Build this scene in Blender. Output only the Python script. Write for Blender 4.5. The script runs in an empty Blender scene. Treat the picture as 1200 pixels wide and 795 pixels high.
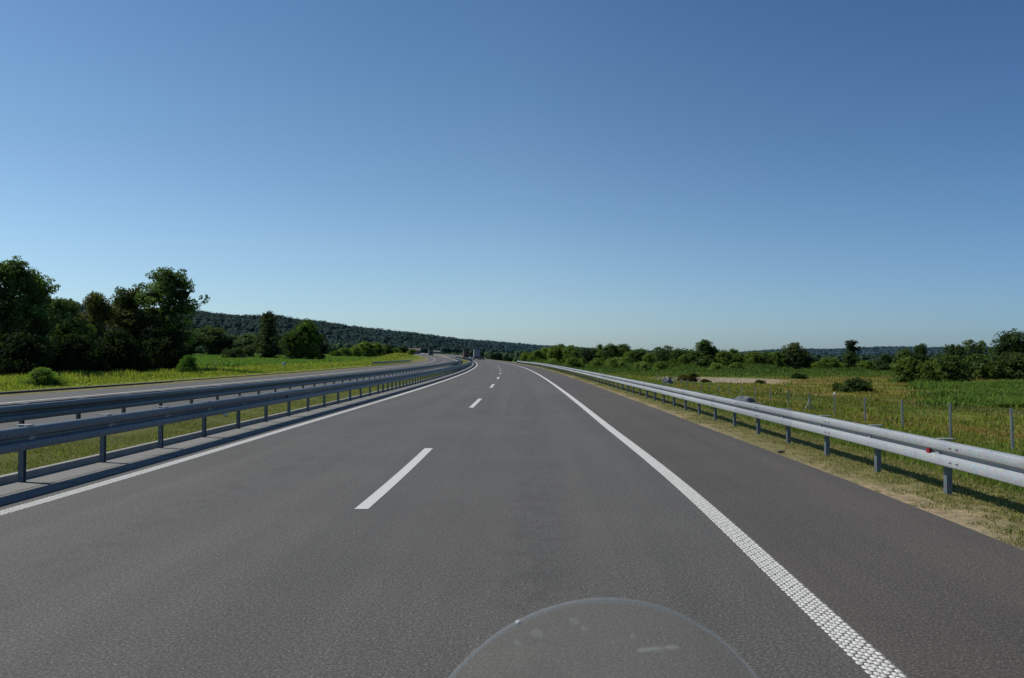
import bpy, bmesh, math, random
import numpy as np
from mathutils import Vector, Matrix, noise as mn

R = math.radians
PI = math.pi
rng = np.random.default_rng(7)
random.seed(7)
sc = bpy.context.scene
COL = sc.collection
F = 945.0            # focal length of the photograph in its own pixels
EYE = 1.63

# ------------------------------------------------------------------ curves of the road
def pchip(xs, ys):
    xs = np.array(xs, float); ys = np.array(ys, float)
    h = np.diff(xs); d = np.diff(ys) / h
    m = np.zeros_like(xs); m[0] = d[0]; m[-1] = d[-1]
    m[1:-1] = (d[:-1] * h[1:] + d[1:] * h[:-1]) / (h[1:] + h[:-1])
    def f(x):
        x = np.asarray(x, float)
        i = np.clip(np.searchsorted(xs, x) - 1, 0, len(xs) - 2)
        t = (x - xs[i]) / h[i]
        lo = x < xs[0]; hi = x > xs[-1]
        t2, t3 = t * t, t * t * t
        r = ((2*t3 - 3*t2 + 1) * ys[i] + (t3 - 2*t2 + t) * h[i] * m[i] + (-2*t3 + 3*t2) * ys[i+1] + (t3 - t2) * h[i] * m[i+1])
        r = np.where(lo, ys[0] + (x - xs[0]) * m[0], r)
        return np.where(hi, ys[-1] + (x - xs[-1]) * m[-1], r)
    return f
cen = pchip([-60, 0, 4, 9, 20, 33, 60, 89, 129, 186, 240, 295, 350, 400, 450, 500, 600, 700, 900],
            [-3.4, -1.98, -1.83, -1.62, -1.45, -1.28, -1.13, -1.27, -2.1, -4.35, -7.4, -11.6, -16.8, -22.6, -29.6, -38, -58, -82, -140])
hgt = pchip([-60, 0, 50, 90, 129, 186, 250, 300, 350, 400, 450, 500, 600, 700, 900, 2000, 9000],
            [0, 0, 0, .08, .2, .3, .62, .85, 1.15, 1.7, 2.5, 3.4, 4.8, 6.0, 7.2, 9, 9])
def C(y): return float(cen(y))
def H(y): return float(hgt(y))

def sm(a, b, x):
    t = np.clip((x - a) / (b - a), 0, 1); return t * t * (3 - 2 * t)
def vnoise(x, y, s, seed=0):
    """cheap smooth value noise (vectorised)"""
    x = np.asarray(x) / s + 1000; y = np.asarray(y) / s + 1000
    xi = np.floor(x).astype(np.int64); yi = np.floor(y).astype(np.int64)
    xf = x - xi; yf = y - yi
    def h(a, b):
        n = (a * 374761393 + b * 668265263 + seed * 982451653) & 0xffffffff
        n = ((n ^ (n >> 13)) * 1274126177) & 0xffffffff
        return ((n ^ (n >> 16)) & 0xffff) / 65535.0
    u = xf * xf * (3 - 2 * xf); v = yf * yf * (3 - 2 * yf)
    return (h(xi, yi) * (1 - u) + h(xi + 1, yi) * u) * (1 - v) + (h(xi, yi + 1) * (1 - u) + h(xi + 1, yi + 1) * u) * v
def fbm(x, y, s, seed=0):
    return .5 * vnoise(x, y, s, seed) + .3 * vnoise(x, y, s / 2.1, seed + 1) + .2 * vnoise(x, y, s / 4.7, seed + 2)

RS = pchip([6.0, 7, 8, 9.5, 12, 16, 20, 30, 60, 80], [-.03, -.05, -.10, -.42, -.9, -1.32, -1.6, -1.95, -2.2, -2.2])
FR = pchip([-60, 150, 260, 400, 700, 1000, 9000], [0, 0, .1, .6, 1.6, 3, 4])
LS = pchip([19.2, 21, 26, 34, 50, 90], [.10, .10, .12, .0, -.1, -.1])
FL = pchip([-60, 60, 120, 200, 300, 450, 700, 1000, 9000], [0, 0, .1, .75, 1.9, 3.6, 6.2, 8.5, 9.5])
def ground(s, y):
    s = np.asarray(s, float); y = np.asarray(y, float)
    h = hgt(y)
    a = sm(8, 30, s)
    r = np.where(s > 80, -2.2, RS(np.clip(s, 6, 80))) + h * (1 - a) + FR(y) * a
    r = r + (fbm(s, y, 14, 3) - .5) * .5 * sm(11, 25, s)
    b = sm(22, 60, -s - 1.7)
    l = np.where(-s > 91.7, -.1, LS(np.clip(-s - 1.7, 19.2, 90))) + h * (1 - b) + FL(y) * b
    l = l + (fbm(s, y, 14, 9) - .5) * .3 * sm(24, 34, -s)
    l = l + 2.1 * np.exp(-((s + 29) / 5.5) ** 2) * sm(215, 270, y) * (1 - sm(420, 520, y))
    mid = h - .25
    return np.where(s >= 5.9, r, np.where(s <= -20.8, l, mid))
def gz(x, y): return float(ground(x - C(y), y))
def px2x(px, y): return (px - 600.0) * y / F

# ------------------------------------------------------------------ mesh helpers
def mesh_np(name, V, Fq, mat=None, parent=None, col=None, smooth=False, uv=None):
    """V (n,3), Fq (m,k) -> one mesh object"""
    V = np.asarray(V, np.float32); Fq = np.asarray(Fq, np.int32)
    me = bpy.data.meshes.new(name)
    me.vertices.add(len(V)); me.vertices.foreach_set('co', V.ravel())
    k = Fq.shape[1]
    me.loops.add(Fq.size); me.loops.foreach_set('vertex_index', Fq.ravel())
    me.polygons.add(len(Fq))
    me.polygons.foreach_set('loop_start', np.arange(0, Fq.size, k, dtype=np.int32))
    if smooth: me.polygons.foreach_set('use_smooth', np.ones(len(Fq), bool))
    if col is not None:
        a = me.color_attributes.new('Col', 'FLOAT_COLOR', 'POINT')
        c4 = np.ones((len(V), 4), np.float32); c4[:, :3] = col
        a.data.foreach_set('color', c4.ravel())
    me.update(calc_edges=True); me.validate()
    if uv is not None:
        l = me.uv_layers.new(name='UV')
        idx = np.zeros(len(me.loops), np.int32); me.loops.foreach_get('vertex_index', idx)
        l.data.foreach_set('uv', np.asarray(uv, np.float32)[idx].ravel())
    if mat: me.materials.append(mat)
    o = bpy.data.objects.new(name, me); COL.objects.link(o)
    if parent: o.parent = parent
    return o
def obj(name, bm, mat, parent=None, smooth=False, bevel=0):
    if bevel:
        bmesh.ops.bevel(bm, geom=[e for e in bm.edges if len(e.link_faces) == 2 and e.calc_face_angle(0) > .6], offset=bevel, segments=2, profile=.6, affect='EDGES')
    me = bpy.data.meshes.new(name); bm.to_mesh(me); bm.free()
    if smooth:
        me.polygons.foreach_set('use_smooth', [True] * len(me.polygons))
    for m in (mat if isinstance(mat, (list, tuple)) else [mat]): me.materials.append(m)
    o = bpy.data.objects.new(name, me); COL.objects.link(o)
    if parent: o.parent = parent
    return o
def box(bm, c, s, mi=0, rot=None):
    m = Matrix.Translation(c) @ (rot or Matrix()) @ Matrix.Diagonal((*s, 1))
    r = bmesh.ops.create_cube(bm, size=1, matrix=m)
    fs = set(f for v in r['verts'] for f in v.link_faces)
    for f in fs: f.material_index = mi
def cyl(bm, a, b, ra, rb=None, n=10, mi=0):
    a = Vector(a); b = Vector(b); d = b - a
    if rb is None: rb = ra
    m = Matrix.Translation((a + b) / 2) @ d.to_track_quat('Z', 'Y').to_matrix().to_4x4()
    r = bmesh.ops.create_cone(bm, cap_ends=True, segments=n, radius1=ra, radius2=rb, depth=d.length, matrix=m)
    for f in set(f for v in r['verts'] for f in v.link_faces): f.material_index = mi
def extrude_profile(bm, prof, x0, x1, mi=0):
    """closed (y,z) profile extruded along x"""
    A = [bm.verts.new((x0, p[0], p[1])) for p in prof]; B = [bm.verts.new((x1, p[0], p[1])) for p in prof]
    n = len(prof)
    for i in range(n):
        f = bm.faces.new((A[i], A[(i+1) % n], B[(i+1) % n], B[i])); f.material_index = mi
    f = bm.faces.new(A[::-1]); f.material_index = mi
    f = bm.faces.new(B); f.material_index = mi
    bmesh.ops.recalc_face_normals(bm, faces=bm.faces)
def tag(o, label=None, cat=None, group=None, kind=None):
    if label: o['label'] = label
    if cat: o['category'] = cat
    if group: o['group'] = group
    if kind: o['kind'] = kind
    return o
def empty(name, loc=(0, 0, 0), rz=0):
    o = bpy.data.objects.new(name, None); COL.objects.link(o); o.location = loc; o.rotation_euler = (0, 0, rz)
    o.empty_display_size = .3
    return o
def copy_tree(o, parent=None):
    c = o.copy(); COL.objects.link(c); c.parent = parent
    for ch in list(o.children): copy_tree(ch, c)
    return c

# ------------------------------------------------------------------ materials
class NT:
    def __init__(s, name):
        s.m = bpy.data.materials.new(name); s.m.use_nodes = True
        s.n = s.m.node_tree.nodes; s.l = s.m.node_tree.links
        s.b = s.n['Principled BSDF']; s.out = s.n['Material Output']
    def node(s, t, **k):
        n = s.n.new(t)
        for a, v in k.items(): setattr(n, a, v)
        return n
    def ln(s, a, b): s.l.new(a, b)
    def noise(s, scale, detail=3, rough=.55, vec=None):
        n = s.node('ShaderNodeTexNoise'); n.inputs['Scale'].default_value = scale
        n.inputs['Detail'].default_value = detail; n.inputs['Roughness'].default_value = rough
        if vec: s.ln(vec, n.inputs['Vector'])
        return n.outputs['Fac']
    def ramp(s, fac, stops):
        n = s.node('ShaderNodeValToRGB'); e = n.color_ramp.elements
        while len(e) < len(stops): e.new(.5)
        for i, (p, c) in enumerate(stops):
            e[i].position = p; e[i].color = (*c, 1) if len(c) == 3 else c
        s.ln(fac, n.inputs['Fac']); return n.outputs['Color']
    def mix(s, fac, a, b, mode='MIX'):
        n = s.node('ShaderNodeMix', data_type='RGBA', blend_type=mode)
        for sock, v in ((n.inputs[0], fac), (n.inputs[6], a), (n.inputs[7], b)):
            if isinstance(v, (int, float)): sock.default_value = v
            elif isinstance(v, tuple): sock.default_value = (*v, 1)
            else: s.ln(v, sock)
        return n.outputs[2]
    def math(s, op, a, b=None, clamp=False):
        n = s.node('ShaderNodeMath', operation=op, use_clamp=clamp)
        for i, v in enumerate((a, b)):
            if v is None: continue
            if isinstance(v, (int, float)): n.inputs[i].default_value = v
            else: s.ln(v, n.inputs[i])
        return n.outputs[0]
    def bump(s, h, strength=.3, dist=.01):
        n = s.node('ShaderNodeBump'); n.inputs['Strength'].default_value = strength; n.inputs['Distance'].default_value = dist
        s.ln(h, n.inputs['Height']); s.ln(n.outputs[0], s.b.inputs['Normal'])
    def base(s, c, rough=.7, metal=0, spec=.5):
        i = s.b.inputs['Base Color']
        c = tuple(x * .82 for x in c) if isinstance(c, tuple) else s.mix(1.0, c, (.82, .82, .82), 'MULTIPLY')
        if isinstance(c, tuple): i.default_value = (*c, 1)
        else: s.ln(c, i)
        s.b.inputs['Roughness'].default_value = rough; s.b.inputs['Metallic'].default_value = metal
        s.b.inputs['Specular IOR Level'].default_value = spec
def objco(t): return t.node('ShaderNodeTexCoord').outputs['Object']
def simple(name, c, rough=.6, metal=0, var=.15, scale=8, spec=.5):
    t = NT(name); f = t.noise(scale, 4, .6, objco(t))
    a = tuple(x * (1 - var) for x in c); b = tuple(min(1, x * (1 + var)) for x in c)
    t.base(t.ramp(f, [(.3, a), (.7, b)]), rough, metal, spec); return t.m

def mat_asphalt(name, other=False):
    t = NT(name)
    geo = t.node('ShaderNodeNewGeometry').outputs['Position']
    uv = t.node('ShaderNodeUVMap'); uv.uv_map = 'UV'
    sp = t.node('ShaderNodeSeparateXYZ'); t.ln(uv.outputs[0], sp.inputs[0])
    fine = t.noise(58, 2, .9, geo)
    mid = t.noise(22, 4, .8, geo)
    big = t.noise(.35, 4, .6, geo)
    # stretched along the lane: paving streaks
    mp = t.node('ShaderNodeMapping'); mp.inputs['Scale'].default_value = (2.2, .05, 1); t.ln(uv.outputs[0], mp.inputs['Vector'])
    streak = t.noise(1.0, 3, .55, mp.outputs[0])
    c = t.ramp(fine, [(.30, (.030, .029, .026)), (.5, (.104, .101, .093)), (.60, (.21, .205, .19)), (.72, (.50, .49, .46))])
    c = t.mix(.38, c, t.ramp(mid, [(.35, (.062, .060, .055)), (.65, (.150, .146, .136))]))
    c = t.mix(1.0, c, t.ramp(big, [(.3, (.90, .90, .90)), (.7, (1.08, 1.08, 1.08))]), 'MULTIPLY')
    c = t.mix(.8, c, t.ramp(streak, [(.3, (.84, .845, .85)), (.7, (1.10, 1.09, 1.08))]), 'MULTIPLY')
    if not other:
        # hard shoulder was laid separately: browner and darker
        wob = t.math('MULTIPLY', t.math('SUBTRACT', t.noise(.8, 2, .5, geo), .5), .03)
        sh = t.math('GREATER_THAN', t.math('ADD', sp.outputs['X'], wob), 3.86)
        c = t.mix(sh, c, t.mix(1.0, c, (.88, .82, .775), 'MULTIPLY'))
        # a pale wheel track in each lane
        for cx in (-2.75, -1.05, 1.05, 2.75):
            d = t.math('ABSOLUTE', t.math('SUBTRACT', sp.outputs['X'], cx))
            k = t.math('MULTIPLY', t.math('SUBTRACT', 1.0, t.math('DIVIDE', d, .45), True), .22)
            c = t.mix(k, c, t.mix(1.0, c, (1.22, 1.20, 1.16), 'MULTIPLY'))
        # paving joint across the road
        j = t.math('LESS_THAN', t.math('ABSOLUTE', t.math('SUBTRACT', sp.outputs['Y'], 38.0)), .09)
        c = t.mix(t.math('MULTIPLY', j, .35), c, (.16, .155, .15))
        j2 = t.math('GREATER_THAN', sp.outputs['Y'], 38.0)
        c = t.mix(j2, c, t.mix(1.0, c, (1.06, 1.06, 1.07), 'MULTIPLY'))
    # drips down the middle of each lane and faint stains
    for cx in (-1.9, 1.9):
        d = t.math('ABSOLUTE', t.math('SUBTRACT', sp.outputs['X'], cx))
        k = t.math('MULTIPLY', t.math('SUBTRACT', 1.0, t.math('DIVIDE', d, .5), True), t.math('MULTIPLY', t.math('GREATER_THAN', t.noise(2.3, 4, .75, geo), .52), .22))
        c = t.mix(k, c, (.035, .034, .033))
    # pale chips
    v = t.node('ShaderNodeTexVoronoi'); v.inputs['Scale'].default_value = 9; t.ln(geo, v.inputs['Vector'])
    chip = t.math('LESS_THAN', v.outputs['Distance'], .045)
    c = t.mix(t.math('MULTIPLY', chip, .45), c, (.42, .40, .36))
    c = t.mix(1.0, c, (.79, .765, .73), 'MULTIPLY')
    t.base(c, .82, 0, .35)
    t.bump(t.math('ADD', fine, mid), .55, .006)
    return t.m
def mat_paint(name):
    t = NT(name); geo = t.node('ShaderNodeNewGeometry').outputs['Position']
    c = t.ramp(t.noise(30, 4, .7, geo), [(.3, (.46, .45, .42)), (.6, (.64, .63, .59))])
    c = t.mix(t.math('MULTIPLY', t.math('GREATER_THAN', t.noise(90, 2, .7, geo), .66), .5), c, (.2, .2, .19))
    t.base(c, .7); t.bump(t.noise(120, 2, .6, geo), .3, .004); return t.m
def mat_metal(name, c, rough=.45, metal=.55):
    t = NT(name); geo = objco(t)
    v = t.node('ShaderNodeTexVoronoi'); v.inputs['Scale'].default_value = 45; t.ln(geo, v.inputs['Vector'])
    col = t.mix(t.noise(1.3, 4, .6, geo), tuple(x * .78 for x in c), tuple(min(1, x * 1.12) for x in c))
    col = t.mix(.10, col, v.outputs['Color'])
    wp = t.node('ShaderNodeSeparateXYZ'); t.ln(t.node('ShaderNodeNewGeometry').outputs['Position'], wp.inputs[0])
    y4 = t.math('DIVIDE', t.math('ADD', wp.outputs['Y'], .72), 4.0)
    wn = t.node('ShaderNodeTexWhiteNoise', noise_dimensions='1D'); t.ln(t.math('FLOOR', y4), wn.inputs['W'])
    col = t.mix(1.0, col, t.ramp(wn.outputs['Value'], [(0, (.88, .88, .89)), (1, (1.1, 1.1, 1.09))]), 'MULTIPLY')
    col = t.mix(t.math('MULTIPLY', t.math('LESS_THAN', t.math('FRACT', y4), .003), .7), col, tuple(x * .35 for x in c))
    d = t.noise(6, 5, .7, geo)
    col = t.mix(t.math('MULTIPLY', t.math('GREATER_THAN', d, .62), .25), col, tuple(x * .5 for x in c))
    t.base(col, rough, metal); return t.m
def mat_concrete(name, c=(.27, .26, .24)):
    t = NT(name); geo = t.node('ShaderNodeNewGeometry').outputs['Position']
    k = t.ramp(t.noise(3, 5, .7, geo), [(.3, tuple(x * .72 for x in c)), (.7, tuple(x * 1.15 for x in c))])
    k = t.mix(.35, k, t.ramp(t.noise(90, 2, .7, geo), [(.3, tuple(x * .5 for x in c)), (.7, tuple(x * 1.4 for x in c))]))
    t.base(k, .88, 0, .3); t.bump(t.noise(80, 3, .7, geo), .4, .004); return t.m
def mat_ground():
    t = NT('ground_soil'); geo = t.node('ShaderNodeNewGeometry').outputs['Position']
    a = t.node('ShaderNodeAttribute'); a.attribute_name = 'Col'
    c = t.mix(1.0, a.outputs['Color'], t.ramp(t.noise(5, 5, .75, geo), [(.25, (.55, .56, .55)), (.7, (1.35, 1.33, 1.3))]), 'MULTIPLY')
    c = t.mix(.7, c, t.mix(1.0, c, t.ramp(t.noise(.5, 4, .7, geo), [(.3, (.6, .66, .6)), (.7, (1.35, 1.25, 1.2))]), 'MULTIPLY'))
    t.base(c, .95, 0, .1); t.bump(t.noise(9, 4, .8, geo), .8, .08); return t.m
def mat_leaf(name, tint=True, trans=.36, spec=.06):
    t = NT(name)
    a = t.node('ShaderNodeAttribute'); a.attribute_name = 'Col'
    c = a.outputs['Color']
    if tint:
        b = t.node('ShaderNodeAttribute'); b.attribute_type = 'OBJECT'; b.attribute_name = 'tint'
        c = t.mix(1.0, c, b.outputs['Color'], 'MULTIPLY')
    t.base(c, .8, 0, spec)
    tr = t.node('ShaderNodeBsdfTranslucent'); t.ln(t.mix(1.0, c, (1.25, 1.3, .55), 'MULTIPLY'), tr.inputs[0])
    mx = t.node('ShaderNodeMixShader'); mx.inputs[0].default_value = trans
    t.ln(t.b.outputs[0], mx.inputs[1]); t.ln(tr.outputs[0], mx.inputs[2]); t.ln(mx.outputs[0], t.out.inputs[0])
    return t.m
M = dict(
    asphalt=mat_asphalt('asphalt'), asphalt2=mat_asphalt('asphalt_other', True), paint=mat_paint('road_paint'),
    rail=mat_metal('galvanised_beam', (.275, .30, .318), .6, .2), post=mat_metal('galvanised_post', (.11, .145, .175), .55, .3),
    rail_dark=mat_metal('shaded_beam', (.105, .135, .160), .5, .3), bolt=simple('bolt_steel', (.75, .76, .78), .35, .6),  # rail_dark: same beam metal, shade on the median rails put into its colour
    slab=mat_concrete('kerb_concrete', (.215, .21, .19)), kerb=mat_concrete('edging_concrete', (.30, .29, .26)),
    curb=mat_concrete('dark_asphalt_kerb', (.06, .058, .056)), soil=mat_ground(), leaf=mat_leaf('leaves'),
    grass=mat_leaf('grass_blades', False, .3, .15), wood=mat_leaf('far_forest', False, .12, .05),
    bark=simple('bark', (.07, .055, .04), .9, 0, .4, 6, .1), fpost=mat_metal('fence_post', (.34, .36, .37), .6, .2),
    wire=simple('fence_wire', (.14, .145, .15), .5, .5), red=simple('red_reflector', (.26, .01, .018), .35, 0, .1),
    white=simple('white_plastic', (.75, .75, .73), .5, 0, .1), black=simple('black_rubber', (.02, .02, .02), .8),
    tyre=simple('tyre_rubber', (.018, .018, .018), .85), hub=simple('wheel_hub', (.4, .4, .42), .4, .6),
    glass=simple('dark_glass', (.02, .025, .03), .08, 0, .1), silver=simple('silver_panel', (.22, .235, .27), .4, .3, .1),
    maroon=simple('maroon_panel', (.09, .035, .04), .5), carblk=simple('black_car_paint', (.015, .016, .02), .25),
    carwht=simple('white_car_paint', (.65, .66, .66), .3, 0, .05), green=simple('dark_green_panel', (.03, .05, .05), .55),
    lampred=simple('tail_lamp', (.35, .01, .01), .25), stone=mat_concrete('grey_stone', (.15, .165, .185)),
    roof=simple('roof_tile', (.15, .10, .085), .8), wall=simple('pale_render', (.26, .26, .25), .85, 0, .08, 2),
)

# ------------------------------------------------------------------ stations along the road
def stations(y0, y1):
    ys = []; y = y0
    while y < y1:
        ys.append(y); y += 1 if y < 60 else (2.5 if y < 320 else (10 if y < 900 else 200))
    ys.append(y1); return np.array(ys)
def strip(name, prof, y0, y1, mat, parent=None, ys=None, smooth=False):
    """prof = [(s, dz), ...] open section swept along the road"""
    ys = stations(y0, y1) if ys is None else np.asarray(ys)
    c = cen(ys); h = hgt(ys); n = len(prof)
    S = np.array([p[0] for p in prof]); D = np.array([p[1] for p in prof])
    V = np.zeros((len(ys), n, 3)); V[..., 0] = c[:, None] + S; V[..., 1] = ys[:, None]; V[..., 2] = h[:, None] + D
    i, j = np.meshgrid(np.arange(len(ys) - 1), np.arange(n - 1), indexing='ij')
    a = (i * n + j).ravel(); q = np.stack([a, a + n, a + n + 1, a + 1], 1)[:, ::-1] if S[-1] > S[0] else np.stack([a, a + 1, a + n + 1, a + n], 1)[:, ::-1]
    L = np.concatenate([[0], np.cumsum(np.hypot(np.diff(S), np.diff(D)))])
    UV = np.zeros((len(ys), n, 2)); UV[..., 0] = S; UV[..., 1] = ys[:, None]
    return mesh_np(name, V.reshape(-1, 3), q, mat, parent, None, smooth, UV.reshape(-1, 2))

YB = -25
road = strip('carriageway', [(-4.0, 0), (-2, 0), (0, 0), (2, 0), (4.1, 0), (6.05, 0)], YB, 900, M['asphalt'])
tag(road, 'grey asphalt carriageway running ahead with a wide right shoulder', kind='structure')
strip('pavement_edge', [(6.05, 0), (6.06, -.12)], YB, 900, M['asphalt'], road)
road2 = strip('opposite_carriageway', [(-20.9, .02), (-17, .05), (-12.5, .04), (-8.55, .0)], YB, 900, M['asphalt2'])
tag(road2, 'opposite carriageway beyond the median guardrails', kind='structure')

def dots_line(name, s, y0, y1, w=.21, parent=None):
    """agglomerate (textured) edge marking: rows of raised drops"""
    V = []; n = 6; pitch = w / n; rows = int((y1 - y0) / .062)
    i = np.arange(rows); j = np.arange(n)
    I, J = np.meshgrid(i, j, indexing='ij')
    yy = y0 + I * .062 + J * .040 + rng.normal(0, .0012, I.shape)
    ss = s - w / 2 + pitch * (J + .5) + rng.normal(0, .0010, I.shape) + (I % 2) * .004
    a = pitch * .49 * (1 + rng.normal(0, .06, I.shape)); b = .0225 * (1 + rng.normal(0, .07, I.shape))
    c = cen(yy); h = hgt(yy)
    K = I.size
    X = (c + ss).ravel(); Y = yy.ravel(); Z = h.ravel(); a = a.ravel(); b = b.ravel()
    vs = []
    for (f, zz) in ((1.0, .0005), (.72, .0048)):
        for (dx, dy) in ((-1, -.55), (-.6, -1), (.6, -1), (1, -.55), (1, .55), (.6, 1), (-.6, 1), (-1, .55)):
            vs.append(np.stack([X + dx * a * f, Y + dy * b * f, Z + zz], 1))
    V = np.stack(vs, 1).reshape(-1, 3)
    base = (np.arange(K) * 16)[:, None]
    fs = [base + np.array([[k, (k + 1) % 8, 8 + (k + 1) % 8, 8 + k]]) for k in range(8)]
    fs += [base + np.array([[8, 9, 14, 15]]), base + np.array([[9, 10, 13, 14]]), base + np.array([[10, 11, 12, 13]])]
    return mesh_np(name, V, np.concatenate(fs), M['paint'], parent)
dots_line('edge_line', 3.75, 1.5, 34, .185, road)
dots_line('edge_line', -3.75, 1.5, 34, .185, road)
for s in (3.75, -3.75): strip('edge_line', [(s - .095, .004), (s + .095, .004)], 34, 900, M['paint'], road)
for s in (-8.9, -16.7): strip('edge_line', [(s - .1, .053 if s < -10 else .010), (s + .1, .053 if s < -10 else .010)], YB, 900, M['paint'], road2)
for k in range(-1, 36):
    y = 8.75 + 18 * k
    strip('lane_dash', [(-.075, .004), (.075, .004)], y, y + 5.9, M['paint'], road, ys=np.linspace(y, y + 5.9, 7))
    strip('lane_dash', [(-12.9, .046), (-12.75, .046)], y + 5, y + 10.9, M['paint'], road2, ys=np.linspace(y + 5, y + 10.9, 7))

# median: raised slab, edging kerb, grass between
sl = strip('gutter', [(-4.05, -.01), (-4.055, .012), (-4.43, .014), (-4.93, .02)], YB, 700, M['slab'])
tag(sl, 'flat grey concrete gutter strip along the median', kind='structure')
e1 = strip('kerb_edging', [(-4.925, -.02), (-4.93, .105), (-4.94, .115), (-5.03, .115), (-5.045, .05)], YB, 700, M['kerb'])
tag(e1, 'pale edging kerb between gutter and median grass', kind='structure')
sl2 = strip('gutter', [(-7.70, .02), (-8.2, .014), (-8.55, .012), (-8.56, -.01)], YB, 700, M['slab'])
tag(sl2, 'flat concrete gutter strip on the far side of the median', kind='structure')
e2 = strip('kerb_edging', [(-7.58, .05), (-7.59, .115), (-7.69, .115), (-7.702, -.02)], YB, 700, M['kerb'])
tag(e2, 'edging kerb on the far side of the median grass', kind='structure')
c1 = strip('kerb', [(-20.7, .0), (-20.71, .15), (-20.74, .17), (-20.86, .17), (-20.9, .0)], YB, 52, M['curb'])
tag(c1, 'dark asphalt kerb along the outer verge', kind='structure')
c2 = strip('kerb', [(-20.92, .0), (-20.93, .14), (-20.96, .16), (-21.1, .16), (-21.15, .0)], 52.4, 228, M['curb'])
tag(c2, 'dark asphalt kerb along the outer verge, set back', kind='structure')

# kerb slab joints
bm = bmesh.new()
for k in range(60):
    y = 1.5 + k * 3.0
    box(bm, (C(y) - 4.49, y, .0155 + H(y)), (.86, .010, .006))
jo = obj('slab_joint', bm, M['curb'], sl)
strip('slab_joint', [(-4.415, .0165), (-4.43, .0165)], YB, 120, M['curb'], sl)

# ------------------------------------------------------------------ terrain
sv = np.unique(np.concatenate([
    -np.geomspace(120, 9000, 26), -np.arange(21.0, 30, .8), -np.arange(30, 120, 3.0),
    [-20.82, -20.8, -18, -8, -7.7, -7.62, -7.6, -6.3, -5.04, -5.02, -4.9, 3, 5.8, 6.02], np.arange(6.1, 20, .5), np.arange(20, 60, 1.5), np.arange(60, 150, 4), np.geomspace(150, 9000, 26)]))
yv = np.concatenate([np.arange(-30, 60, 1.0), np.arange(60, 200, 2.5), np.arange(200, 700, 8), np.arange(700, 2000, 60), np.geomspace(2000, 12000, 14)])
Sg, Yg = np.meshgrid(sv, yv, indexing='xy')
Xg = cen(np.minimum(Yg, 900)) + Sg + np.where(Yg > 900, (Yg - 900) * -.05, 0)
Zg = ground(Sg, Yg)
def cground(s, y):
    return s, y
medm = (Sg <= -5.01) & (Sg >= -7.61)
Zg = np.where(medm, hgt(Yg) + .075 + .02 * vnoise(Sg, Yg, .7, 5), Zg)
def terrain_color(s, y):
    s = np.asarray(s, float); y = np.asarray(y, float)
    x = s + cen(np.minimum(y, 900))
    px = 600 + x * F / np.maximum(y, 1)
    g = np.array([.085, .135, .025]); tan = np.array([.34, .27, .18]); dry = np.array([.20, .185, .075]); olive = np.array([.205, .20, .045])
    brown = np.array([.23, .155, .06]); bright = np.array([.20, .25, .03]); corn = np.array([.075, .16, .02])
    n1 = fbm(s, y, 9, 21)[..., None]; n2 = fbm(s, y, 2.2, 31)[..., None]; n3 = fbm(s, y, 30, 41)[..., None]
    c = olive * (.7 + .6 * n2) + 0 * n1
    c = c * (1 - sm(.45, .62, n1)) + brown * sm(.45, .62, n1)
    c = c * (1 - .8 * sm(.5, .65, n3)) + g * .8 * sm(.5, .65, n3)
    n4 = fbm(s, y * .55, 4.5, 51)[..., None]; n5 = fbm(s, y * .5, 12, 57)[..., None]
    c = c * (1 - .75 * sm(.56, .70, n4)) + np.array([.30, .25, .12]) * .75 * sm(.56, .70, n4)
    c = c * (1 - .6 * sm(.60, .70, n5)) + np.array([.16, .22, .03]) * .6 * sm(.60, .70, n5)
    c = c * (1 - .6 * sm(.60, .74, 1 - n4)) + np.array([.07, .11, .025]) * .6 * sm(.60, .74, 1 - n4)
    # greener tract under the trees, right
    far = sm(135, 190, y + 22 * (vnoise(s, y, 20, 77) - .5))[..., None]
    c = c * (1 - far) + (g * (.9 + .5 * n2)) * far
    # bare sandy track in the meadow
    bx = (x - (36 + .12 * (y - 140))) / 13; by = (y - 140) / 24
    bare = np.clip(1.5 - 1.5 * (bx ** 2 + by ** 2) + (n2[..., 0] - .5), 0, 1)[..., None]
    c = c * (1 - bare) + np.array([.33, .27, .20]) * bare
    # verge of the right shoulder
    e = (s - 6.05)[..., None]
    v1 = np.clip(.95 - e / .5 + (n2 - .5) * 3.4, 0, 1) * (e < 2)
    v2 = 1 - sm(1.2, 3.2, e + (n2 - .5) * 1.2)
    c = c * (1 - v2) + dry * (.8 + .4 * n2) * v2
    c = c * (1 - v1) + tan * v1
    # left side
    L = (s < -20)[..., None]
    d = (-s - 20.9)[..., None]
    cl = corn * (.8 + .5 * n2) + np.array([.02, .02, 0]) * n3
    k = 1 - sm(8, 13, d + (n2 - .5) * 3)
    cl = cl * (1 - k) + bright * (.8 + .5 * n2) * k
    k = 1 - sm(.8, 2.2, d); cl = cl * (1 - k) + dry * k
    c = np.where(L, cl, c)
    c = np.where(((s < -4) & (s > -8))[..., None], np.array([.115, .125, .035]) * (.7 + .6 * n2), c)
    return c
tc = terrain_color(Sg, Yg)
nr, nc = Sg.shape
i, j = np.meshgrid(np.arange(nr - 1), np.arange(nc - 1), indexing='ij'); a = (i * nc + j).ravel()
gr = mesh_np('ground', np.stack([Xg, Yg, Zg], -1).reshape(-1, 3), np.stack([a, a + 1, a + nc + 1, a + nc], 1), M['soil'], None, tc.reshape(-1, 3), True)
tag(gr, 'verges, meadow and fields around the road', kind='structure')

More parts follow.
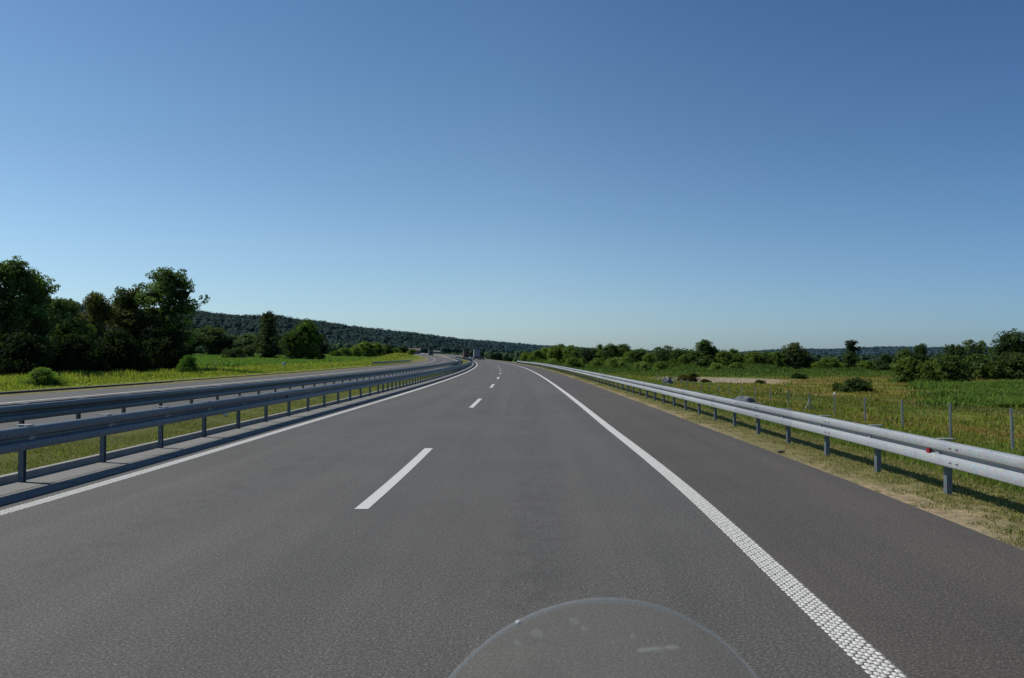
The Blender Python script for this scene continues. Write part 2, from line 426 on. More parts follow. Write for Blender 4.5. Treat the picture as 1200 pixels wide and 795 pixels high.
# ------------------------------------------------------------------ blades
def blades(name, s, y, h, w, colr, mat=None, zoff=0, z=None, lean=.35, clump=None, double=False):
    n = len(s); x = cen(y) + s
    if z is None: z = ground(s, y)
    z = z + zoff - .01
    th = rng.uniform(0, 2 * PI, n); ph = rng.uniform(0, 2 * PI, n)
    ln_ = np.abs(rng.normal(0, lean, n)) * h
    A = np.stack([x - np.cos(th) * w / 2, y - np.sin(th) * w / 2, z], 1)
    B = np.stack([x + np.cos(th) * w / 2, y + np.sin(th) * w / 2, z], 1)
    T = np.stack([x + np.cos(ph) * ln_, y + np.sin(ph) * ln_, z + h], 1)
    m1 = .5; mx = np.cos(ph) * ln_ * .3; my = np.sin(ph) * ln_ * .3
    Cc = np.stack([x + np.cos(th) * w * .42 + mx, y + np.sin(th) * w * .42 + my, z + h * .55], 1)
    Dd = np.stack([x - np.cos(th) * w * .42 + mx, y - np.sin(th) * w * .42 + my, z + h * .55], 1)
    V = np.stack([A, B, Cc, Dd, T], 1).reshape(-1, 3)
    b = (np.arange(n) * 5)[:, None]
    Fq = np.concatenate([b + [[0, 1, 2]], b + [[0, 2, 3]], b + [[3, 2, 4]]])
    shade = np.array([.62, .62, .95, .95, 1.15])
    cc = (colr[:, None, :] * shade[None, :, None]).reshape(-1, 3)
    return mesh_np(name, V, Fq, mat or M['grass'], None, cc)
def pick(n, cols, p, var=.2):
    idx = rng.choice(len(cols), n, p=p); c = np.array(cols)[idx]
    return c * (1 + rng.normal(0, var, (n, 1))).clip(.4, 1.8) * (1 + rng.normal(0, .06, (n, 3)))
DRY = (.31, .27, .13); STRAW = (.38, .32, .18); OLIVE = (.19, .20, .045); GREEN = (.10, .175, .025); LUSH = (.14, .24, .03); RUST = (.21, .125, .055)

# mown verge beside the right shoulder
def ynear(n, y0, y1, p=2.0):   # denser near the camera
    u = rng.uniform(0, 1, n); q = 1 - p
    return (y0 ** q + u * (y1 ** q - y0 ** q)) ** (1 / q)
n = 150000; y = ynear(n, 4.5, 120, 1.7); s = 6.05 + rng.beta(1.4, 1.1, n) * 2.9
m_ = vnoise(s, y, .35, 8) * .7 + vnoise(s, y, .12, 9) * .5 + .15 * (s - 6.05) > .55 + .25 * np.exp(-(s - 6.05) * 2.2) * 1.2
s, y = s[m_], y[m_]; n = len(s)
sz = np.maximum(1, y / 16) ** .8
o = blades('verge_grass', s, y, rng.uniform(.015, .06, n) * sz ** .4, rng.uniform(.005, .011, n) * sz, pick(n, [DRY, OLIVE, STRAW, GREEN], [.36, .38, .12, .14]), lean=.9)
tag(o, 'short dry mown grass beside the right shoulder', 'grass', kind='stuff')
# taller grass behind the right rail
n = 150000; y = ynear(n, 5, 170, 1.5); s = 7.9 + rng.gamma(1.6, 2.2, n) * (1 + y / 90)
sz = np.maximum(1, y / 14) ** .85
hh = rng.uniform(.05, .26, n) * (1 - .45 * np.exp(-(s - 7.9) * .8)) * (.5 + vnoise(s, y, 1.4, 14))
o = blades('tall_grass', s, y, hh * sz ** .25, rng.uniform(.008, .015, n) * sz, pick(n, [LUSH, GREEN, OLIVE, DRY], [.38, .32, .22, .08]), lean=.5)
tag(o, 'taller green grass behind the right guardrail', 'grass', kind='stuff')
# meadow
n = 330000; y = ynear(n, 16, 290, 1.15); x = px2x(rng.uniform(560, 1290, n), y); s = x - cen(y)
keep = s > 12
bx = (x - (36 + .12 * (y - 140))) / 13; by = (y - 140) / 24
keep &= (bx ** 2 + by ** 2 + rng.normal(0, .12, n)) > .92
s, y, x = s[keep], y[keep], x[keep]; n = len(s)
colr = terrain_color(s, y) * np.array([1.42, 1.18, 1.1]) * (1 + rng.normal(0, .22, (n, 1))).clip(.4, 1.8)
pk = pick(n, [(.24, .24, .05), GREEN, DRY, RUST], [.48, .17, .25, .10]); t_ = rng.uniform(0, 1, n)[:, None] < .28
colr = np.where(t_, pk, colr)
cl = vnoise(s, y, 3.5, 61) * .8 + vnoise(s, y, 1.1, 62) * .6
hh = (.05 + .26 * np.clip(cl - .35, 0, 1) ** 1.3) * rng.uniform(.5, 1.3, n)
sz = np.maximum(1, y / 22) ** .9
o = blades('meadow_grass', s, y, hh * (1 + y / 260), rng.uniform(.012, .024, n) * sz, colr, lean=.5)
tag(o, 'rough olive and rust coloured meadow grass beyond the wire fence', 'grass', kind='stuff')
n = 70000; y = ynear(n, 20, 210, 1.1); x = px2x(rng.uniform(600, 1290, n), y); s = x - cen(y)
k = (s > 12.5) & (vnoise(s, y, 2.6, 101) * .6 + vnoise(s, y, 9, 102) * .6 > .74) & (((x - (36 + .12 * (y - 140))) / 13) ** 2 + ((y - 140) / 24) ** 2 > 1)
s, y = s[k], y[k]; n = len(s)
o = blades('meadow_weeds', s, y, rng.uniform(.15, .5, n) * (.35 + vnoise(s, y, 1.3, 103)) * sm(10, 45, y), rng.uniform(.03, .06, n) * np.maximum(1, y / 40) ** .8,
           pick(n, [(.15, .22, .035), (.10, .16, .03), (.28, .28, .06), (.28, .18, .08)], [.36, .22, .28, .14]), lean=.6)
tag(o, 'clumps of taller green weeds scattered through the right meadow', 'weeds', kind='stuff')
# weed thicket in the meadow at the right + undergrowth before the tree belt
n = 90000; y = rng.uniform(60, 116, n); px = 1060 + rng.beta(1.6, 1, n) * 220; x = px2x(px, y)
k = ((y - 74) / 38 * .5 + (px - 1060) / 150 + (vnoise(x, y, 7, 5) - .5) * 1.5 + rng.normal(0, .12, n)) > .55
x, y = x[k], y[k]; s = x - cen(y); n = len(s)
hh = (.25 + 1.25 * vnoise(s, y, 5, 71) * vnoise(s, y, 2, 72)) * rng.uniform(.5, 1.2, n)
o = blades('weed_thicket', s, y, hh, rng.uniform(.06, .13, n), pick(n, [(.115, .195, .032), (.075, .13, .028), (.17, .25, .045)], [.5, .3, .2]), lean=.7)
tag(o, 'lush green weed thicket before the right-hand trees', 'weeds', kind='stuff')
n = 130000; y = rng.uniform(165, 275, n); x = px2x(rng.uniform(610, 1280, n), y); s = x - cen(y)
k = (s > 14) & (rng.uniform(0, 1, n) < .25 + .75 * sm(175, 225, y))
x, y, s = x[k], y[k], s[k]; n = len(s)
hh = (.3 + 3.6 * vnoise(s, y, 9, 81) * vnoise(s, y, 3, 82) * sm(190, 250, y)) * rng.uniform(.5, 1.2, n)
o = blades('undergrowth', s, y, hh, rng.uniform(.15, .32, n), pick(n, [(.085, .15, .028), (.06, .105, .026), (.12, .18, .04)], [.5, .3, .2]), lean=.7)
tag(o, 'low green undergrowth in front of the right-hand tree belt', 'undergrowth', kind='stuff')
# median grass
n = 90000; y = ynear(n, 5, 150, 1.6); s = rng.uniform(-7.57, -5.05, n)
sz = np.maximum(1, y / 14) ** .85
o = blades('median_grass', s, y, rng.uniform(.015, .05, n) * sz ** .25 * (.5 + vnoise(s, y, .8, 15)), rng.uniform(.006, .012, n) * sz,
           pick(n, [LUSH, OLIVE, DRY, GREEN], [.22, .42, .24, .12]), z=hgt(y) + .08, lean=.8)
tag(o, 'short olive grass in the median strip', 'grass', kind='stuff')
# left verge
n = 150000; y = ynear(n, 24, 330, 1.5); d = rng.beta(1.5, 1.2, n) * 22 + 1.0; s = -21.1 - d * (.4 + .6 * sm(20, 60, y)) - .2
colr = pick(n, [(.30, .35, .05), (.20, .29, .045), (.40, .37, .12), OLIVE], [.38, .32, .14, .16], .28)
hh = (.07 + .45 * sm(1.5, 9, d) * (.35 + vnoise(s, y, 2.2, 33))) * rng.uniform(.5, 1.25, n)
sz = np.maximum(1, y / 25) ** .85
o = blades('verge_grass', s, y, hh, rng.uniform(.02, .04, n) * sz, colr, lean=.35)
tag(o, 'tall bright yellow-green grass on the far left verge', 'grass', kind='stuff')
# crop field, left: broad arching leaves
n = 170000; y = rng.uniform(78, 330, n) ** 1.0; px = rng.uniform(190, 500, n); x = px2x(px, y); s = x - cen(y)
k = (s < -33 - 6 * vnoise(s, y, 20, 3)) ; s, y = s[k], y[k]; n = len(s)
s = np.round(s / .75) * .75 + rng.normal(0, .1, n)
hh = rng.uniform(.55, 1.0, n) * (.75 + .5 * vnoise(s, y, 16, 91))
o = blades('crop_field', s, y, hh, rng.uniform(.10, .20, n) * (1 + y / 200), pick(n, [(.13, .23, .04), (.09, .16, .035), (.19, .30, .06)], [.5, .25, .25]), lean=.6)
tag(o, 'broad leaved green crop growing in rows on the left field', 'crop', kind='stuff')

# ------------------------------------------------------------------ trees
def tube(path, r0, r1, n=7):
    path = [Vector(p) for p in path]; V = []; Fq = []
    for k, p in enumerate(path):
        d = (path[min(k + 1, len(path) - 1)] - path[max(k - 1, 0)]).normalized()
        q = d.to_track_quat('Z', 'Y'); r = r0 + (r1 - r0) * k / (len(path) - 1)
        for a in range(n):
            V.append(p + q @ Vector((math.cos(2*PI*a/n) * r, math.sin(2*PI*a/n) * r, 0)))
    for k in range(len(path) - 1):
        for a in range(n):
            Fq.append((k*n+a, k*n+(a+1) % n, (k+1)*n+(a+1) % n, (k+1)*n+a))
    return V, Fq
bm = bmesh.new(); bmesh.ops.create_icosphere(bm, subdivisions=1, radius=1)
ICO_V = np.array([v.co[:] for v in bm.verts]); ICO_F = np.array([[v.index for v in f.verts] for f in bm.faces]); bm.free()
def leaf_quads(P, N, size, asp=.75):
    """quads at P facing roughly N"""
    n = len(P)
    N = N / (np.linalg.norm(N, axis=1, keepdims=True) + 1e-9)
    r = rng.normal(0, 1, (n, 3)); U = np.cross(N, r); U /= (np.linalg.norm(U, axis=1, keepdims=True) + 1e-9)
    W = np.cross(N, U); s = size[:, None] / 2
    a = P - U * s; b = P + W * s * asp; c = P + U * s; d = P - W * s * asp
    V = np.stack([a, b, c, d], 1).reshape(-1, 3)
    return V, (np.arange(n) * 4)[:, None] + np.array([[0, 1, 2, 3]])
SHAPES = {   # radius profile over crown height
    'round': lambda u: math.sqrt(max(0, 1 - (2 * u - .95) ** 2)) ** .9,
    'column': lambda u: (.75 + .35 * math.sin(u * 5)) * (1 - u ** 3) ** .6 * min(1, .5 + u * 4),
    'tall': lambda u: math.sqrt(max(0, 1 - abs(1.6 * u - .62) ** 2.2)) if u < 1 else 0,
    'flare': lambda u: (.55 + .6 * u) * (1 - max(0, u - .7) ** 1.5 * 5),
    'bush': lambda u: math.sqrt(max(0, 1 - u ** 2.2)),
}
def make_tree(seed, name, hh, ww, shape, nclump, nleaf, lsz, base=.12, crad=.2, openk=0., core=.62):
    rr = random.Random(seed); P = SHAPES[shape]
    root = empty(name)
    cl = []
    for k in range(nclump):
        u = (k + rr.random()) / nclump
        R_ = max(.05, P(u)) * ww / 2
        an = rr.uniform(0, 2 * PI); f = rr.random() ** .5
        r = crad * ww * rr.uniform(.65, 1.25) * (.75 + .35 * P(u))
        lim = max(0, R_ - r * .7)
        z = hh * (base + (1 - base) * u)
        z = min(z, hh - r * .8); z = max(z, r * .5)
        cl.append((Vector((math.cos(an) * lim * f, math.sin(an) * lim * f, z)), r))
    # a few sprays that stick out of the outline
    for k in range(int(nclump * (.35 + openk))):
        u = rr.uniform(.25, 1); R_ = P(min(u, .97)) * ww / 2; an = rr.uniform(0, 2 * PI); r = crad * ww * rr.uniform(.25, .5)
        cl.append((Vector((math.cos(an) * R_ * rr.uniform(.85, 1.12), math.sin(an) * R_ * rr.uniform(.85, 1.12), min(hh * 1.0, hh * (base + (1 - base) * u)))), r))
    tops = [(Vector((rr.uniform(-.12, .12) * ww, rr.uniform(-.12, .12) * ww, hh * rr.uniform(.9, 1.0))), crad * ww * rr.uniform(.2, .4)) for _ in range(3)]
    cl += tops
    tot = sum(c[1] ** 2 for c in cl)
    Vs = []; Fs = []; Cs = []; off = 0
    ctr = Vector((0, 0, hh * .5))
    for c, r in cl:
        k = max(12, int(nleaf * r * r / tot))
        d = rng.normal(0, 1, (k, 3)); d /= np.linalg.norm(d, axis=1, keepdims=True)
        rad = r * (.55 + .6 * rng.uniform(0, 1, k) ** .6)[:, None]
        sq = np.array([1, 1, .8])
        # twig structure: pull leaves towards random directions so that gaps appear
        tw = rng.normal(0, 1, (9, 3)); tw /= np.linalg.norm(tw, axis=1, keepdims=True)
        near = np.argmax(d @ tw.T, 1); d2 = d * .62 + tw[near] * .38
        Pp = np.array(c) + d2 * rad * sq * 1.1
        Nn = d2 + rng.normal(0, .75, (k, 3)) + np.array([0, 0, .35])
        sz = lsz * rng.uniform(.55, 1.35, k)
        V, Fq = leaf_quads(Pp, Nn, sz)
        b = rr.uniform(.72, 1.28); yl = rr.uniform(-.06, .12)
        col = np.array([1 + yl, 1, 1 - yl]) * b * (1 + rng.normal(0, .2, (k, 1))).clip(.45, 1.7)
        Vs.append(V); Fs.append(Fq + off); Cs.append(np.repeat(col, 4, 0)); off += len(V)
    # added blob in each clump blocks light; dark colour stands for inner shade
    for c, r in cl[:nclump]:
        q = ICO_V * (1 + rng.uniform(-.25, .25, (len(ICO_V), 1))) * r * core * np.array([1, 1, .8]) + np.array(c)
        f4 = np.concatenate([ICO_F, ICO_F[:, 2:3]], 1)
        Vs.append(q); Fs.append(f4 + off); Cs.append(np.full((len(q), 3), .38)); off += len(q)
    V = np.concatenate(Vs); Fq = np.concatenate(Fs)
    V[:, 2] = np.maximum(V[:, 2], .02)
    # triangles stored as degenerate quads would be invalid: build via from_pydata when needed
    me = bpy.data.meshes.new('crown')
    quads = Fq[Fq[:, 2] != Fq[:, 3]]; tris = Fq[Fq[:, 2] == Fq[:, 3]][:, :3]
    me.vertices.add(len(V)); me.vertices.foreach_set('co', V.astype(np.float32).ravel())
    loops = np.concatenate([quads.ravel(), tris.ravel()]).astype(np.int32)
    me.loops.add(len(loops)); me.loops.foreach_set('vertex_index', loops)
    me.polygons.add(len(quads) + len(tris))
    st = np.concatenate([np.arange(len(quads)) * 4, len(quads) * 4 + np.arange(len(tris)) * 3]).astype(np.int32)
    me.polygons.foreach_set('loop_start', st)
    at = me.color_attributes.new('Col', 'FLOAT_COLOR', 'POINT'); c4 = np.ones((len(V), 4), np.float32); c4[:, :3] = np.concatenate(Cs)
    at.data.foreach_set('color', c4.ravel()); me.update(calc_edges=True); me.validate()
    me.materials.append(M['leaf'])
    cr = bpy.data.objects.new('crown', me); COL.objects.link(cr); cr.parent = root
    tv = []; tf = []
    def addt(p, a, b):
        v, f = tube(p, a, b); o_ = len(tv); tv.extend(v); tf.extend([tuple(x + o_ for x in g) for g in f])
    tr = max(.05, hh * .018)
    if shape == 'bush':
        for c, r in cl[:nclump][::2]: addt([(rr.uniform(-.1, .1), rr.uniform(-.1, .1), -.1), c * .5 + Vector((0, 0, .1)), c], tr * .8, tr * .3)
    else:
        lead = [(0, 0, -.2), (rr.uniform(-.02, .02) * hh, rr.uniform(-.02, .02) * hh, hh * .3), (rr.uniform(-.03, .03) * hh, 0, hh * .62), (0, 0, hh * .92)]
        addt(lead, tr, tr * .18)
        for c, r in cl:
            z0 = max(.06 * hh, c.z * .55 - .05 * hh); st_ = Vector((0, 0, z0))
            addt([st_, st_.lerp(c, .5) + Vector((0, 0, -.04 * hh)), c], tr * .34, tr * .08)
    mt = bpy.data.meshes.new('trunk'); mt.from_pydata([tuple(v) for v in tv], [], tf); mt.materials.append(M['bark'])
    to = bpy.data.objects.new('trunk', mt); COL.objects.link(to); to.parent = root
    root['hh'] = hh; root['ww'] = ww
    return root

PROTO = {}
def proto(key, *a, **k):
    PROTO[key] = [None, a, k, False]
proto('big_a', 11, 'broadleaf_tree', 10, 7.5, 'round', 34, 30000, .17, base=.04, crad=.19)
proto('big_b', 12, 'broadleaf_tree', 10.5, 6.5, 'flare', 34, 26000, .17, base=.04, crad=.16, openk=.9)
proto('big_c', 13, 'broadleaf_tree', 8, 5, 'tall', 26, 20000, .16, base=.02, crad=.2, openk=.4)
proto('near_bush', 14, 'shrub', 3.2, 5, 'bush', 16, 11000, .16, base=.0, crad=.25)
proto('round_a', 21, 'broadleaf_tree', 9, 8, 'round', 18, 5500, .34, base=.08, crad=.21)
proto('round_b', 22, 'broadleaf_tree', 9, 7, 'tall', 18, 5500, .34, base=.05, crad=.22)
proto('round_c', 23, 'broadleaf_tree', 9, 8.5, 'round', 22, 5500, .33, base=.08, crad=.18, openk=.3)
proto('open_a', 24, 'broadleaf_tree', 10, 7, 'flare', 12, 3600, .32, base=.25, crad=.17, openk=1.0, core=.4)
proto('column_a', 25, 'poplar_tree', 13, 6, 'column', 24, 8000, .33, base=.04, crad=.27)
proto('column_b', 26, 'poplar_tree', 11, 4.5, 'tall', 16, 5200, .32, base=.12, crad=.3)
proto('bush_a', 27, 'shrub', 3, 6, 'bush', 14, 3600, .27, base=0, crad=.22)
proto('bush_b', 28, 'shrub', 4, 6, 'bush', 16, 3800, .27, base=0, crad=.2, openk=.4)
used_label = {}
def plant(key, px, top, y, wpx, tint, label, group=None, cat='tree', rz=None, base_y=None, squash=1):
    p = PROTO[key]
    if p[0] is None: p[0] = make_tree(*p[1], **p[2]); r = p[0]
    else: r = copy_tree(p[0])
    x = px2x(px, y); z = gz(x, y)
    ztop = EYE + (420 - top) * y / F
    h = max(.4, ztop - z); w = wpx * y / F
    hh, ww = r['hh'], r['ww']
    r.location = (x, y, z - .05); r.scale = (w / ww, w / ww * rng.uniform(.9, 1.1), h / hh)
    r.rotation_euler = (0, 0, rng.uniform(0, 2 * PI) if rz is None else rz)
    for ch in r.children:
        if ch.name.startswith('crown'): ch['tint'] = tint
    tag(r, label, cat, group or ('trees beside the motorway' if cat == 'tree' else 'shrubs in the fields'))
    return r
DK = (.055, .092, .034); DK2 = (.095, .15, .045); MID = (.135, .21, .045); LT = (.18, .255, .06); GY = (.07, .10, .055); OL = (.085, .10, .035); YG = (.09, .15, .03)
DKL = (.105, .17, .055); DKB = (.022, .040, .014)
TL = 'trees of the dark clump on the left'
plant('big_a', 8, 306, 62, 112, DKL, 'tallest dark tree at the left edge of the picture', TL, rz=1)
plant('big_c', -48, 320, 60, 90, DKL, 'dark tree cut by the left picture edge', TL)
plant('big_c', 40, 322, 64, 56, DKL, 'dark slender tree leaning on the right side of the tallest left-edge tree', TL, rz=3)
plant('big_c', 72, 351, 70, 74, DKL, 'lower dark green tree right of the tallest left-edge tree', TL)
plant('big_c', 113, 344, 78, 60, (.11, .13, .045), 'olive tinted slim tree in the middle of the left clump', TL, rz=2)
plant('big_c', 148, 339, 82, 66, (.085, .11, .04), 'slim tree just left of the spreading tree at the clump end', TL, rz=4)
plant('big_b', 196, 315, 84, 80, DKL, 'tall spreading tree with open branches at the right end of the left clump', TL, rz=.5)
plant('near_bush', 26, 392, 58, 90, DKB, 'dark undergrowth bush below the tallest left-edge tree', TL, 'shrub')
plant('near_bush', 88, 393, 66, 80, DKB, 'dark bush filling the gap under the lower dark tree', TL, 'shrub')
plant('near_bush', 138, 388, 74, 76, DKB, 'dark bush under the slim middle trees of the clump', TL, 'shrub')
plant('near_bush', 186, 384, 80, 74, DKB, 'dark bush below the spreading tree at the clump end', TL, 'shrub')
plant('near_bush', 222, 417, 72, 30, (.08, .17, .03), 'small bright green bush at the right foot of the left clump', TL, 'shrub')
plant('near_bush', 50, 431, 44, 50, (.17, .28, .05), 'low light green mound of weeds in the left verge', TL, 'shrub')
TM = 'trees standing in the left field'
plant('round_a', 248, 383, 330, 46, (.09, .135, .055), 'rounded green tree right behind the left clump', TM)
plant('round_b', 272, 393, 335, 40, (.10, .14, .07), 'low rounded grey-green tree behind the dark field shrub', TM)
plant('round_c', 292, 391, 330, 36, (.10, .15, .07), 'grey-green tree left of the tall poplar', TM)
plant('round_a', 222, 388, 320, 44, (.09, .13, .055), 'green tree partly hidden by the left clump', TM)
plant('round_b', 332, 396, 330, 26, (.085, .135, .06), 'low tree in the gap right of the tall poplar', TM)
plant('bush_a', 276, 407.5, 225, 31, (.05, .08, .032), 'dark rounded shrub standing alone in the left crop field', TM, 'shrub')
plant('bush_b', 292, 405, 250, 24, (.085, .12, .055), 'greyish shrub beside the dark rounded field shrub', TM, 'shrub')
plant('column_a', 314, 365, 236, 31, (.07, .10, .045), 'tall pointed poplar in the left field', TM, rz=2)
plant('round_b', 344, 388, 206, 34, (.055, .10, .03), 'dark round tree left of the brighter round field tree', TM)
plant('round_a', 361, 376, 203, 40, (.085, .15, .03), 'large round field tree right of the poplar', TM)
plant('round_c', 375, 393, 212, 22, (.045, .075, .025), 'dark low tree at the right foot of the large round field tree', TM)
for k, (px, tp, w, kk, tn) in enumerate([(393, 411, 20, 'bush_b', YG), (404, 408, 22, 'bush_a', MID), (416, 406, 22, 'bush_b', LT), (430, 401, 30, 'round_a', LT), (442, 402, 24, 'round_c', MID), (454, 404, 15, 'round_b', (.06, .10, .04)), (463, 408, 16, 'bush_b', MID), (472, 406, 16, 'round_a', GY), (482, 409, 14, 'round_b', MID)]):
    pos = ['leftmost low bush', 'second bush', 'third bush', 'tallest light green tree', 'green tree just right of the tallest', 'small dark upright tree', 'low bush after the small dark tree', 'grey-green tree', 'last small tree before the road'][k]
    plant(kk, px, tp, 300 + 6 * k, w, tn, pos + ' in the hedge before the motorway bend', 'hedge trees left of the motorway bend', 'tree' if 'tree' in pos else 'shrub')
belt = [  # px, top, Y, width px, kind, tint, word
 (617, 413, 330, 20, 'round_a', MID, 'small round tree at the road end'), (630, 410, 325, 22, 'round_b', MID, 'mid green tree'), (640, 407.5, 330, 24, 'round_c', LT, 'light green tree'),
 (650, 406, 320, 24, 'round_a', MID, 'mid green tree'), (658, 403.5, 325, 24, 'round_b', DK2, 'taller dark tree'), (668, 405, 315, 24, 'round_c', MID, 'mid green tree'),
 (677, 408, 310, 24, 'round_a', DK2, 'dark rounded tree'), (687, 408, 300, 26, 'round_b', GY, 'grey-green tree'), (697, 409, 300, 24, 'round_c', MID, 'mid green tree'), (703, 403.5, 305, 10, 'column_b', DK2, 'thin spire-like tree'),
 (717, 403.5, 290, 30, 'round_a', (.085, .14, .04), 'broad tall tree'), (729, 403.5, 290, 28, 'round_c', DK2, 'broad dark tree'), (741, 411, 280, 24, 'round_b', MID, 'lower green tree'), (751, 409, 280, 22, 'round_a', DK2, 'dark tree'),
 (761, 414, 270, 20, 'round_c', LT, 'low light green tree'), (771, 407, 280, 22, 'open_a', DK2, 'open tree with gaps in its crown'), (783, 405.5, 280, 20, 'open_a', DK2, 'taller open tree with gaps in its crown'), (794, 409, 270, 24, 'round_b', DK2, 'dark tree'),
 (806, 415, 265, 24, 'round_c', MID, 'low green tree'), (825, 398.5, 262, 31, 'round_b', DK2, 'tall dark dominant tree'), (835, 407, 264, 26, 'round_c', DK2, 'dark tree leaning on the dominant one'), (848, 411, 258, 24, 'round_a', MID, 'rounded green tree'), (858, 409, 260, 20, 'round_b', DK2, 'slender dark tree'),
 (869, 414, 255, 24, 'round_c', MID, 'low wide green tree'), (884, 412, 252, 28, 'round_a', MID, 'rounded green tree'), (898, 412, 250, 26, 'round_b', DK2, 'dark rounded tree'),
 (912, 412, 246, 26, 'round_a', MID, 'green tree left of the pale airy one'), (930, 402, 246, 34, 'round_c', (.11, .14, .065), 'pale airy tree'), (943, 411, 244, 28, 'round_b', DK, 'dark tree right of the pale airy one'),
 (958, 424, 238, 24, 'bush_b', MID, 'low bush'), (973, 419.5, 236, 26, 'round_a', MID, 'low tree left of the dark column'), (998, 398.5, 236, 20, 'column_b', DK, 'narrow dark column-shaped tree'),
 (1014, 423, 232, 34, 'bush_b', MID, 'bush right of the dark column'), (1037, 415, 226, 20, 'round_b', DK, 'small dark tree'), (1060, 408.5, 205, 26, 'round_c', DK2, 'dark ragged tree'), (1081, 403, 205, 24, 'round_b', DK, 'tall dark tree above the front bush'),
 (1100, 416, 200, 26, 'round_a', DK2, 'low dark tree'), (1116, 404, 185, 32, 'round_c', DK, 'dark ragged crowned tree'), (1136, 399, 185, 30, 'open_a', DK2, 'open tree with sky showing through'), (1150, 400, 185, 26, 'open_a', DK2, 'another open see-through tree'),
 (1168, 408, 178, 34, 'round_b', DK, 'dark tree before the edge'), (1187, 388, 168, 44, 'round_a', DK, 'biggest dark tree at the right picture edge'), (1222, 398, 165, 44, 'round_c', DK, 'dark tree cut by the right picture edge')]
for k, (px, tp, y, w, kk, tn, wd) in enumerate(belt):
    ordn = ['first', 'second', 'third', 'fourth', 'fifth', 'sixth', 'seventh', 'eighth', 'ninth', 'tenth', 'eleventh', 'twelfth', 'thirteenth', 'fourteenth', 'fifteenth', 'sixteenth', 'seventeenth', 'eighteenth', 'nineteenth', 'twentieth'] + ['twenty-' + q for q in ('first', 'second', 'third', 'fourth', 'fifth', 'sixth', 'seventh', 'eighth', 'ninth')] + ['thirtieth'] + ['thirty-' + q for q in ('first', 'second', 'third', 'fourth', 'fifth', 'sixth', 'seventh', 'eighth', 'ninth')] + ['fortieth'] + ['forty-' + q for q in ('first', 'second', 'third', 'fourth')]
    plant(kk, px, tp, y, w, tn, f'{wd}, {ordn[k]} from the road in the right belt', 'trees of the belt beyond the right meadow', 'shrub' if 'bush' in kk else 'tree')
fb = [(1062, 419, 126, 50, 'bush_b', (.10, .155, .035), 'big green bush standing before the tall dark tree on the right'), (1088, 424, 124, 34, 'bush_a', (.115, .165, .035), 'yellowish green bush right of the big front bush'),
      (1114, 417, 132, 60, 'bush_b', (.07, .115, .03), 'wide dark green bush in the middle of the right-hand front bushes'), (1148, 416, 140, 50, 'bush_a', (.08, .125, .035), 'green bush between the wide dark bush and the picture edge'),
      (1186, 414, 138, 54, 'bush_b', (.07, .105, .035), 'rounded bush below the biggest right-edge tree'), (1222, 414, 136, 50, 'bush_a', (.07, .105, .035), 'bush cut by the right picture edge'),
      (1003, 443, 88, 38, 'bush_a', (.065, .10, .03), 'lone dark mound-shaped shrub in the middle of the right meadow'), (981, 448, 90, 22, 'bush_b', (.09, .12, .035), 'lower shrub joined to the lone dark mound shrub'),
      (812, 437, 128, 18, 'bush_b', (.06, .06, .025), 'small dark shrub beside the sandy track'), (802, 439, 130, 20, 'bush_a', (.10, .09, .03), 'small yellowish shrub beside the sandy track'), (935, 437.5, 150, 20, 'bush_a', (.03, .06, .018), 'tiny dark shrub beyond the sandy track'),
      (826, 444, 122, 16, 'bush_a', (.05, .055, .02), 'flat low shrub at the near end of the sandy track'), (890, 445, 118, 14, 'bush_a', (.05, .07, .02), 'flat shrub at the right end of the sandy track'),
      (752, 424, 225, 22, 'bush_a', LT, 'light green shrub before the belt above the rail, left one'), (700, 420, 240, 26, 'bush_b', MID, 'green shrub close behind the far right rail'), (722, 419, 235, 26, 'bush_a', LT, 'light shrub behind the far right rail, before the broad tall tree'),
      (672, 419, 250, 26, 'bush_a', MID, 'green shrub behind the far part of the right rail'), (648, 420, 260, 24, 'bush_b', LT, 'light green shrub nearest the end of the right rail'), (775, 424, 225, 22, 'bush_b', MID, 'green shrub before the open trees'), (862, 425, 225, 24, 'bush_b', MID, 'green shrub below the slender dark tree'), (838, 425, 225, 20, 'bush_a', LT, 'light shrub at the foot of the tall dominant tree')]
for (px, tp, y, w, kk, tn, lb) in fb:
    plant(kk, px, tp, y, w, tn, lb, 'shrubs of the right meadow', 'shrub')

